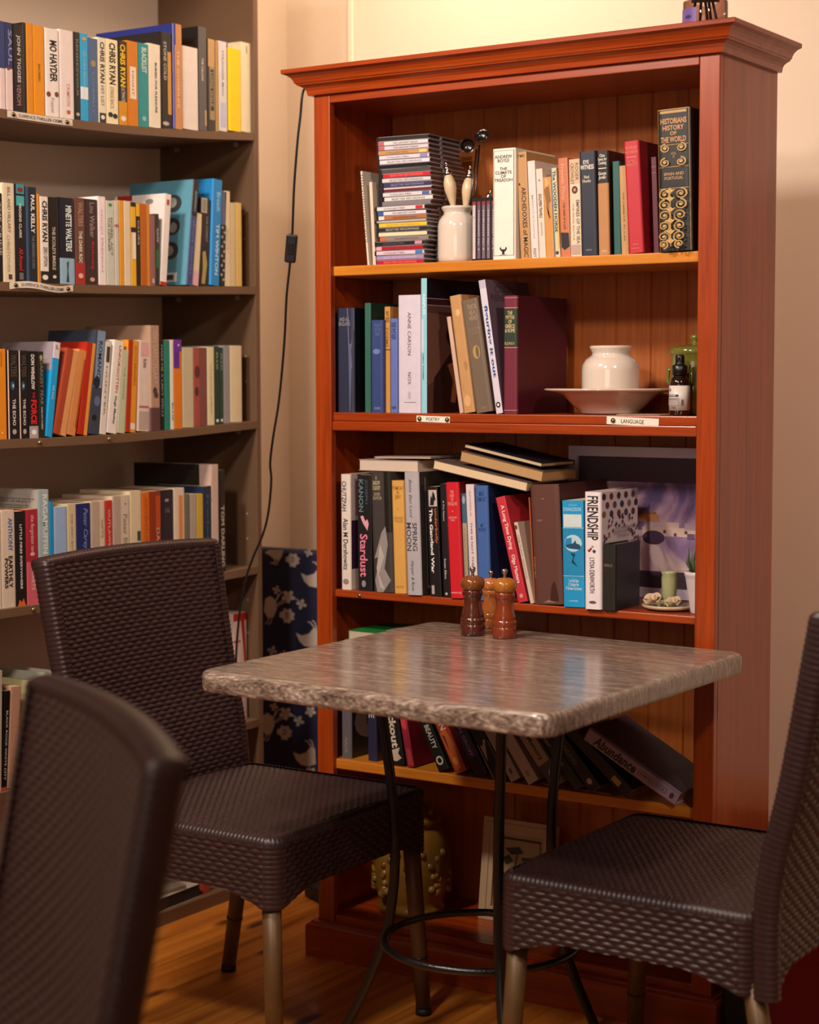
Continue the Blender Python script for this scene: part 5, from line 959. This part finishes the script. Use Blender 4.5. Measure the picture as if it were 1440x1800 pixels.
LR = [(.7175, .203), (.62, .190), (.53, .176), (.44, .168), (.35, .168), (.28, .176), (.245, .183), (.19, .201), (.12, .232), (.06, .262), (.012, .287)]
def smooth(P, n=4):
    out = []
    for i in range(len(P)-1):
        p0, p1, p2, p3 = P[max(i-1, 0)], P[i], P[i+1], P[min(i+2, len(P)-1)]
        for k in range(n):
            t_ = k/n; out.append(tuple(.5*((2*b_)+(-a+c)*t_+(2*a-5*b_+4*c-d)*t_*t_+(-a+3*b_-3*c+d)*t_**3) for a, b_, c, d in zip(p0, p1, p2, p3)))
    return out+[P[-1]]
for a in (-49, 71, 191):
    b = MB(); b.tube(smooth([(r*math.cos(R(a)), r*math.sin(R(a)), z) for z, r in LR]), .0095, black_metal, 14); lg = b.build('leg', tb)
    b = MB(); x, y = .290*math.cos(R(a)), .290*math.sin(R(a)); b.lathe([(.0, 0), (.013, 0), (.0135, .004), (.012, .018), (.0, .020)], mat('#0c0b0b', .6), 16, (x, y, .0005)); b.build('foot_cap', lg)
b = MB(); b.tube([(.174*math.cos(2*PI*k/64), .174*math.sin(2*PI*k/64), .245) for k in range(65)], .0068, black_metal, 12, False); b.build('ring_brace', tb)
b = MB(); b.tube([(.2*math.cos(2*PI*k/64), .2*math.sin(2*PI*k/64), .7105) for k in range(65)], .006, black_metal, 10, False); b.build('top_ring', tb)

# mills
def mill(label, px, py, c1, c2, s=1.0, name='pepper_mill', cat='pepper mill'):
    p = hit(px, py, 2, .75); t = thing(name, label, cat, (p.x, p.y, .7503)); m1 = mat(c1, .2, coat=.5, mottle=.18, mscale=40); m2 = mat(c2, .2, coat=.5, mottle=.18, mscale=40)
    S_ = lambda pr: [(r*s, z*s) for r, z in pr]
    b = MB(); b.lathe(S_([(0, 0), (.0225, 0), (.0240, .0015), (.0240, .0185), (.0232, .0205), (.0225, .0215), (.0238, .0235), (.0243, .0275), (.0240, .0315), (.0228, .0335), (.0222, .0345), (.0224, .037), (.0212, .043), (.0188, .051), (.0172, .059), (.0165, .067), (.0168, .0735), (.0180, .0755), (.0185, .0765), (.0195, .079), (.0203, .082), (.0198, .0855), (.0190, .0875), (0, .0875)]), m1, 48); b.build('body', t)
    b = MB(); b.lathe(S_([(0, .0880), (.0185, .0880), (.0200, .0905), (.0225, .094), (.0238, .099), (.0238, .103), (.0222, .1085), (.018, .1120), (.012, .1145), (.011, .1150), (0, .1155)]), m2, 48); b.build('head', t)
    b = MB(); b.lathe(S_([(0, .1155), (.0035, .1156), (.0030, .1185), (.0028, .121), (.0048, .124), (.0058, .128), (.0056, .131), (.0035, .1325), (0, .133)]), steel, 24); b.build('finial', t)
mill('darker turned wooden pepper mill on the table, left of the pair', 831, 1116, '#4e2114', '#7a4218')
mill('orange-brown turned wooden mill with light head, right of the pair', 887, 1121, '#7c3216', '#a8641c')
mill('slim light wooden mill half hidden behind the two others', 863, 1103, '#a8602c', '#b46c34', .86)

# ---------------------------------------------------------------- woven chairs
def wv(s, t, p=.0088, L=.027, A=.0042):
    j = math.floor(t/p); tt = t/p-j; a = s/L+.5*(j % 2); ss = a-math.floor(a)
    h = A*math.sqrt(max(0, 1-(2*tt-1)**2))*math.sqrt(max(0, math.sin(PI*ss)))
    e = min(ss, 1-ss)
    return max(h, .0013*(1-(e/.13)**2) if e < .13 else 0)
BP = [(.325, -.2), (.45, -.197), (.54, -.210), (.63, -.235), (.75, -.258), (.915, -.288), (.93, -.291)]
def fb(z):
    for (a, b_), (c, d) in zip(BP, BP[1:]):
        if z <= c: t_ = (z-a)/(c-a); return b_+(d-b_)*t_
    return BP[-1][1]
def fbs(z): return (fb(z-.04)+fb(z-.02)+fb(z)+fb(z+.02)+fb(min(.93, z+.04)))/5 if z > .37 else fb(z)
def hw(z): return .243+.016*max(0, (z-.45)/.465)
def ztop(q): return .912+.006*(1-q*q)
def zbot(q): e = 1-abs(q); return .322+.034*min(1, e/.28)**.7
def back_pt(q, z, side):                   # q -1..1 across, side 0 front, 1 rear
    k = min(1, max(0, (z-.42)/.2)); return (fbs(z)-.020*(1-q*q)*k-side*.034, q*hw(z), z)
def wicker_chair(label):
    t = thing('wicker_chair', label, 'chair')
    RB = .017
    def face(side):
        b = MB(); NU, NV = 170, 420
        def fn(u, v):
            q = (2*u-1)*(1-RB*.9/.25); zt_, zb_ = ztop(q)-RB*.8, zbot(q)+.006; z = zb_+(zt_-zb_)*v; x, y, zz = back_pt(q, z, side)
            return (x+(1 if side == 0 else -1)*(wv(y, z)-.001), y, zz)
        b.grid(fn, NU, NV, wicker)
        def gap(f):
            q = b.v[f[0]]; return wv(q[1], q[2]) < .0009
        b.darken(0, gap, wicker_shade); return b  # shade between strands painted on the lowest faces
    b = face(0); b2 = face(1); k0 = len(b.f); b.add(b2.v, b2.f, wicker, True)
    for k, i in enumerate(b2.mi): b.mi[k0+k] = i
    b.build('backrest', t)
    # bound edge: sides and top
    P = []
    for i in range(60): z = .322+(.895-.322)*i/60; P.append((-1, z))
    for i in range(1, 7): a = i/7*PI/2; P.append((-1+.035*(1-math.cos(a)), .895+.017*math.sin(a)))
    for i in range(0, 41): q = -.965+1.93*i/40; P.append((q, ztop(q)))
    P2 = [(-q, z) for q, z in P[:66]][::-1]; P += P2
    pts = [Vector(back_pt(q, z, .5)) for q, z in P]
    # centre line pulled in so that the binding wraps round it
    cum = [0]
    for a, c in zip(pts, pts[1:]): cum.append(cum[-1]+(c-a).length)
    def at(s):
        for i in range(len(cum)-1):
            if s <= cum[i+1]: break
        f = (s-cum[i])/max(1e-6, cum[i+1]-cum[i]); p = pts[i].lerp(pts[i+1], f); T = (pts[min(i+2, len(pts)-1)]-pts[max(i-1, 0)]).normalized(); return p, T
    TL = cum[-1]; NS = int(TL/.0021)
    b = MB()
    def fe(u, v):
        p, T = at(u*TL); X = Vector((1, 0, 0)); X = (X-T*X.dot(T)).normalized(); O = X.cross(T).normalized()
        if O.dot(Vector((0, p.y, (p.z-.6)*.3))) < 0: O = -O
        a = -.62*PI+v*1.24*PI; rr = .0185+.0018*abs(math.sin(PI*u*TL/.0092)); c = p-O*.0085
        return c+X*(math.sin(a)*rr*1.02)+O*(math.cos(a)*(rr*.5))+(-O*.012 if abs(a) > PI/2 else Vector((0,0,0)))*min(1,(abs(a)-PI/2)/.3 if abs(a) > PI/2 else 0)
    b.grid(fe, NS, 12, wicker); b.build('edge_binding', t)
    # seat
    F0, F1, HWs, rc = -.205, .240, .248, .03
    per = []
    def arcp(cx, cy, a0): return [(cx+rc*math.cos(a0+PI/2*i/10), cy+rc*math.sin(a0+PI/2*i/10)) for i in range(11)]
    per = arcp(F1-rc, HWs-rc, 0)+arcp(F0+rc, HWs-rc, PI/2)+arcp(F0+rc, -HWs+rc, PI)+arcp(F1-rc, -HWs+rc, 1.5*PI)
    per = [Vector((x, y, 0)) for x, y in per]; per.append(per[0])
    cs = [0]
    for a, c in zip(per, per[1:]): cs.append(cs[-1]+(c-a).length)
    PL = cs[-1]; corners = [(cs[k*11]+cs[k*11+10])/2 for k in range(4)]
    def pat(s):
        s = s % PL
        for i in range(len(cs)-1):
            if s <= cs[i+1]: break
        f = (s-cs[i])/max(1e-6, cs[i+1]-cs[i]); p = per[i].lerp(per[i+1], f); d = (per[i+1]-per[i]).normalized(); return p, Vector((d.y, -d.x, 0))
    def cdist(s): return min(min(abs(s-c), PL-abs(s-c)) for c in corners)
    b = MB()
    def top(u, v):
        x = F0+.012+(F1-F0-.024)*v; y = -HWs+.012+(2*HWs-.024)*u
        e = min(x-F0, F1-x, HWs-abs(y)); return (x, y, .4475+.006*(1-(y/HWs)**2)+wv(y, x, .0072, .021, .0026))
    b.grid(top, 190, 330, wicker)
    b.darken(0, lambda f: wv(b.v[f[0]][1], b.v[f[0]][0], .0072, .021, .0026) < .0006, wicker_shade)  # same painted gap shade on the seat weave
    NS2 = int(PL/.0026)
    b.grid(lambda u, v: (lambda p, n, s: p+n*(-.014+(.0145+.0012*abs(math.sin(PI*s/.0085)))*math.cos(v*PI/2))+Vector((0, 0, .4385+(.0145+.0012*abs(math.sin(PI*s/.0085)))*math.sin(v*PI/2))))(*pat(u*PL), u*PL), int(PL/.0019), 7, wicker)
    def ap(u, v):
        s = u*PL; p, n = pat(s); e = cdist(s); zb = .325+.026*min(1, max(0, (e-.02)/.085))**.75; z = .4385+(zb-.4385)*v
        h = .0014*abs(math.sin(PI*z/.0088)) if e < .022 else wv(s, z)-.001
        return p+n*h+Vector((0, 0, z))
    b.grid(ap, NS2, 64, wicker)
    b.box(F0+.01, F1-.01, -HWs+.01, HWs-.01, .40, .41, wicker_shade); b.build('seat', t)  # unseen plate added inside the seat only to block light
    lm = mat('#5c4222', .45, metal=.2, mottle=.25, mscale=30)
    for f0, f1 in ((.213, .232), (-.186, -.258)):
        for s in (1, -1):
            b = MB(); w0, w1 = .2215*s, .238*s; z0 = .36 if f0 > 0 else .37
            top_ = Vector((f0, w0, z0)); bot = Vector((f1, w1, .0135)); b.tube([top_, top_.lerp(bot, .5), bot], [.0175, .0165, .0150], lm, 20); lg = b.build('leg', t)
            b = MB(); q = top_.lerp(bot, .70); b.tube([q, q+(bot-q).normalized()*.003], .0172, mat('#1c140e', .4), 20); b.build('ring', lg)
            b = MB(); b.tube([bot, bot-Vector((0, 0, .0130))], .0158, mat('#0e0c0b', .6), 18); b.build('foot_cap', lg)
    return t
def copy_tree(o, parent=None):
    c = o.copy(); col.objects.link(c); c.parent = parent
    for ch in [q for q in bpy.data.objects if q.parent == o]: copy_tree(ch, c)
    return c
ch = wicker_chair('dark brown wicker chair left of the table, its back by the brown shelves')
ch.location = (.165, -.432, 0); ch['group'] = 'woven chairs round the table'
c2 = copy_tree(ch); c2.location = (1.070, -.395, 0); c2.rotation_euler = (0, 0, PI); c2['label'] = 'dark brown wicker chair at the right of the table, seen from behind'
c3 = copy_tree(ch); c3.location = (.876, -2.049, 0); c3.rotation_euler = (0, 0, R(-123)); c3['label'] = 'blurred dark wicker chair back in the near left foreground'

# ---------------------------------------------------------------- cord with switch
cp = [Vector((-.035, .10, 1.8925)), Vector((-.052, .085, 1.8925)), Vector((-.0545, .080, 1.872))]
for px, py, X in ((534, 158, -.058), (528, 205, -.066), (523, 250, -.075), (517, 330, -.09), (514, 410, -.105), (510, 462, -.115), (504, 520, -.13), (500, 600, -.15), (491, 700, -.18), (480, 770, -.20), (475, 815, -.22), (477, 845, -.23), (472, 900, -.26), (462, 940, -.29), (443, 985, -.33), (428, 1035, -.35), (418, 1110, -.36), (414, 1190, -.36), (413, 1290, -.35), (412, 1400, -.34), (411, 1520, -.33)):
    cp.append(hit(px, py, 0, X))
last = cp[-1]; cp += [Vector((-.34, last.y+.02, .05)), Vector((-.35, last.y+.05, .006)), Vector((-.40, last.y+.10, .004))]
t = thing('extension_cord', 'thin black power cord with inline switch hanging left of the bookcase', 'cord')
b = MB(); b.tube(smooth([tuple(p) for p in cp], 5), .0027, mat('#0c0b0b', .4), 8); b.build('cable', t)
a_, b_ = hit(514, 412, 0, -.105), hit(510, 461, 0, -.115); md = (a_+b_)/2; dr = (a_-b_).normalized()
b = MB(); b.box(-.0125, .0125, -.009, .009, -.031, .031, mat('#171517', .35)); o = b.build('inline_switch', t, tuple(md), bevel=.004)
zx = dr; xx = (Vector((.84, .54, 0))-zx*Vector((.84, .54, 0)).dot(zx)).normalized(); yy = zx.cross(xx); o.rotation_euler = Matrix((xx, yy, zx)).transposed().to_euler()
b = MB(); b.box(-.006, .006, -.0105, -.0085, -.013, .013, mat('#0c0b0b', .3)); b.build('rocker', o, bevel=.001)

# ---------------------------------------------------------------- floral cloth board in the corner
QY = .62; zq = hit(510, 967, 1, QY).z
t = thing('floral_board', 'board wrapped in navy cloth with white flowers standing in the corner', 'cloth')
b = MB(); b.box(-.675, -.375, QY, QY+.055, .001, zq, mat('#161a3c', .85, mottle=.2, mscale=150))
wc = mat('#b9aca2', .85, mottle=.12, mscale=120); dc = mat('#5a5468', .85)
_l = [0]
def Q(px, py):
    _l[0] += 1e-7; p = hit(px, py, 1, QY-.0008-_l[0]); return p
def zq_(x, y): return 420+x/4.089, 940+y/4.089
def shape(P, m=None): b.add([Q(*zq_(x, y)) for x, y in P], [tuple(range(len(P)))], m or wc)
def flower(x, y, r, n=5, ph=0.3):
    for k in range(n):
        a = ph+2*PI*k/n; cx, cy = x+r*.62*math.cos(a), y+r*.62*math.sin(a)
        shape([(cx+r*.40*math.cos(a)*math.cos(w_)-r*.33*math.sin(a)*math.sin(w_), cy+r*.40*math.sin(a)*math.cos(w_)+r*.33*math.cos(a)*math.sin(w_)) for w_ in [2*PI*i/10 for i in range(10)]])
    shape([(x+r*.3*math.cos(w_), y+r*.3*math.sin(w_)) for w_ in [2*PI*i/10 for i in range(10)]], wc)
    shape([(x+r*.12*math.cos(w_), y+r*.12*math.sin(w_)) for w_ in [2*PI*i/8 for i in range(8)]], dc)
def stem(P, w_=6):
    for (x0, y0), (x1, y1) in zip(P, P[1:]):
        dx, dy = x1-x0, y1-y0; l = math.hypot(dx, dy); nx, ny = -dy/l*w_/2, dx/l*w_/2; shape([(x0+nx, y0+ny), (x1+nx, y1+ny), (x1-nx, y1-ny), (x0-nx, y0-ny)])
def peony(x, y, s):
    shape([(x+s*a, y+s*c) for a, c in ((-.9, -.35), (-.5, -.5), (-.35, -.9), (.1, -.7), (.5, -.85), (.65, -.4), (1, -.2), (.8, .2), (.95, .5), (.5, .6), (.35, 1.0), (-.1, .85), (-.3, .95), (-.45, .4), (-.9, .2))])
    shape([(x+s*a, y+s*c) for a, c in ((-.15, -.4), (.2, -.35), (.3, .1), (.05, .45), (-.2, .2))], dc); shape([(x+s*a, y+s*c) for a, c in ((-.05, -.25), (.12, -.2), (.18, .1), (.02, .28), (-.1, .1))])
def bouquet(x, y):
    flower(x+115, y-75, 48); flower(x+30, y-125, 30, 4); flower(x+210, y-20, 38, 4); peony(x+105, y+60, 58); stem([(x, y), (x+60, y-100), (x+85, y-110)]); stem([(x, y), (x+80, y-50)]); stem([(x+10, y-10), (x+45, y-90), (x+28, y-105)]); stem([(x+20, y), (x+150, y-70), (x+200, y-40)])
    shape([(x-50, y-60), (x-15, y-80), (x+25, y-50), (x+35, y+10), (x+10, y+70), (x-30, y+80), (x-60, y+30)]); stem([(x-20, y+70), (x-35, y+110), (x-55, y+120)]); stem([(x, y+70), (x-12, y+115), (x-30, y+125)])
def tulip(x, y):
    shape([(x, y), (x+45, y+20), (x+95, y+5), (x+130, y-40), (x+160, y-20), (x+165, y+90), (x+110, y+105), (x+60, y+95), (x+25, y+60)]); stem([(x+130, y-40), (x+105, y-75), (x+85, y-80)], 8); stem([(x+150, y-30), (x+135, y-75), (x+118, y-90)], 8)
    stem([(x+20, y+28), (x+70, y+50), (x+150, y+5)], 3)
bouquet(240, 520); bouquet(222, 1360); tulip(445, 275); tulip(410, 705); tulip(388, 1560); peony(385, 180, 55)
shape([(185, 130), (215, 108), (320, 110), (310, 150), (290, 185), (250, 175), (225, 150)]); stem([(265, 180), (250, 205), (225, 200)], 8); stem([(285, 180), (270, 212), (255, 215)], 8)
flower(240, 835, 36, 4); flower(320, 860, 30, 4); flower(285, 1725, 50); flower(515, 1270, 40); flower(515, 1715, 45); stem([(505, 1650), (515, 1700)]); flower(500, 130, 30, 4); stem([(230, 1760), (250, 1700), (280, 1695)])
bouquet(240, 2200); tulip(420, 2350); peony(650, 470, 50); flower(640, 230, 45); tulip(540, 1010); flower(650, 780, 48); peony(655, 1350, 52); flower(620, 1950, 50); flower(480, 2080, 40); peony(640, 2400, 52); flower(640, 2800, 50); bouquet(260, 2800)
b.build('cloth_cover', t, bevel=.012, seg=4)
p = hit(553, 1578, 2, 0); b = MB(); b.box(-.05, .045, -.03, .03, .0005, .034, mat('#0d0d0e', .5))
tag(b.build('power_adapter', None, (p.x+.03, p.y, 0), (0, 0, R(-25)), bevel=.006), 'small black power brick on the floor behind the bookcase plinth', 'power brick')

# ---------------------------------------------------------------- behind the right chair
p = hit(1333, 1425, 1, .34)
b = MB(); cbm = mat('#a07a4c', .7, mottle=.1); Lb, Wb, Hb = .36, .26, p.z; t_ = .004
b.box(0, Lb, 0, Wb, .0, Hb-.003, cbm); b.box(-.001, Lb+.001, .001, Wb*.49, Hb-.003, Hb, mat('#b08c60', .7, mottle=.1)); b.box(-.001, Lb+.001, Wb*.51, Wb-.001, Hb-.003, Hb, mat('#b08c60', .7, mottle=.1))
tag(b.build('cardboard_box', None, (max(p.x, .94), .34, .001), (0, 0, R(0))), 'tan cardboard box between the bookcase and the right wicker chair', 'box')
p = hit(1316, 1770, 1, -.02)
t = thing('fabric_stool', 'red fabric-covered low stool under the right chair back', 'stool', (p.x, -.02, 0))
b = MB(); b.box(0.002, .42, 0, .26, .035, .27, mat('#8a0f14', .75, mottle=.12, mscale=80)); b.build('seat_cover', t, bevel=.015, seg=3)
b = MB(); b.box(0.0, .0015, .0, .26, .02, .25, mat('#6a5c50', .6)); b.build('piping', t)
for x, y in ((.04, .03), (.38, .03), (.04, .23), (.38, .23)):
    b = MB(); b.lathe([(.016, 0.0005), (.018, .04)], mat('#1a1210', .5), 16, (x, y, 0)); b.build('leg', t)
p2_ = hit(1266, 1770, 1, -.01)
t = thing('black_bag', 'plain black upright bag between bookcase and red stool', 'bag', (p2_.x, -.01, 0))
b = MB(); b.box(0, p.x-p2_.x-.004, 0, .2, .001, .24, mat('#0d0c0f', .6, mottle=.1)); b.build('bag_body', t, bevel=.012, seg=3)
b = MB(); xm = (p.x-p2_.x)/2; b.tube(smooth([(xm, .05, .235), (xm, .06, .27), (xm, .10, .285), (xm, .14, .27), (xm, .15, .235)]), .004, mat('#0d0c0f', .6), 8); b.build('handle', t)
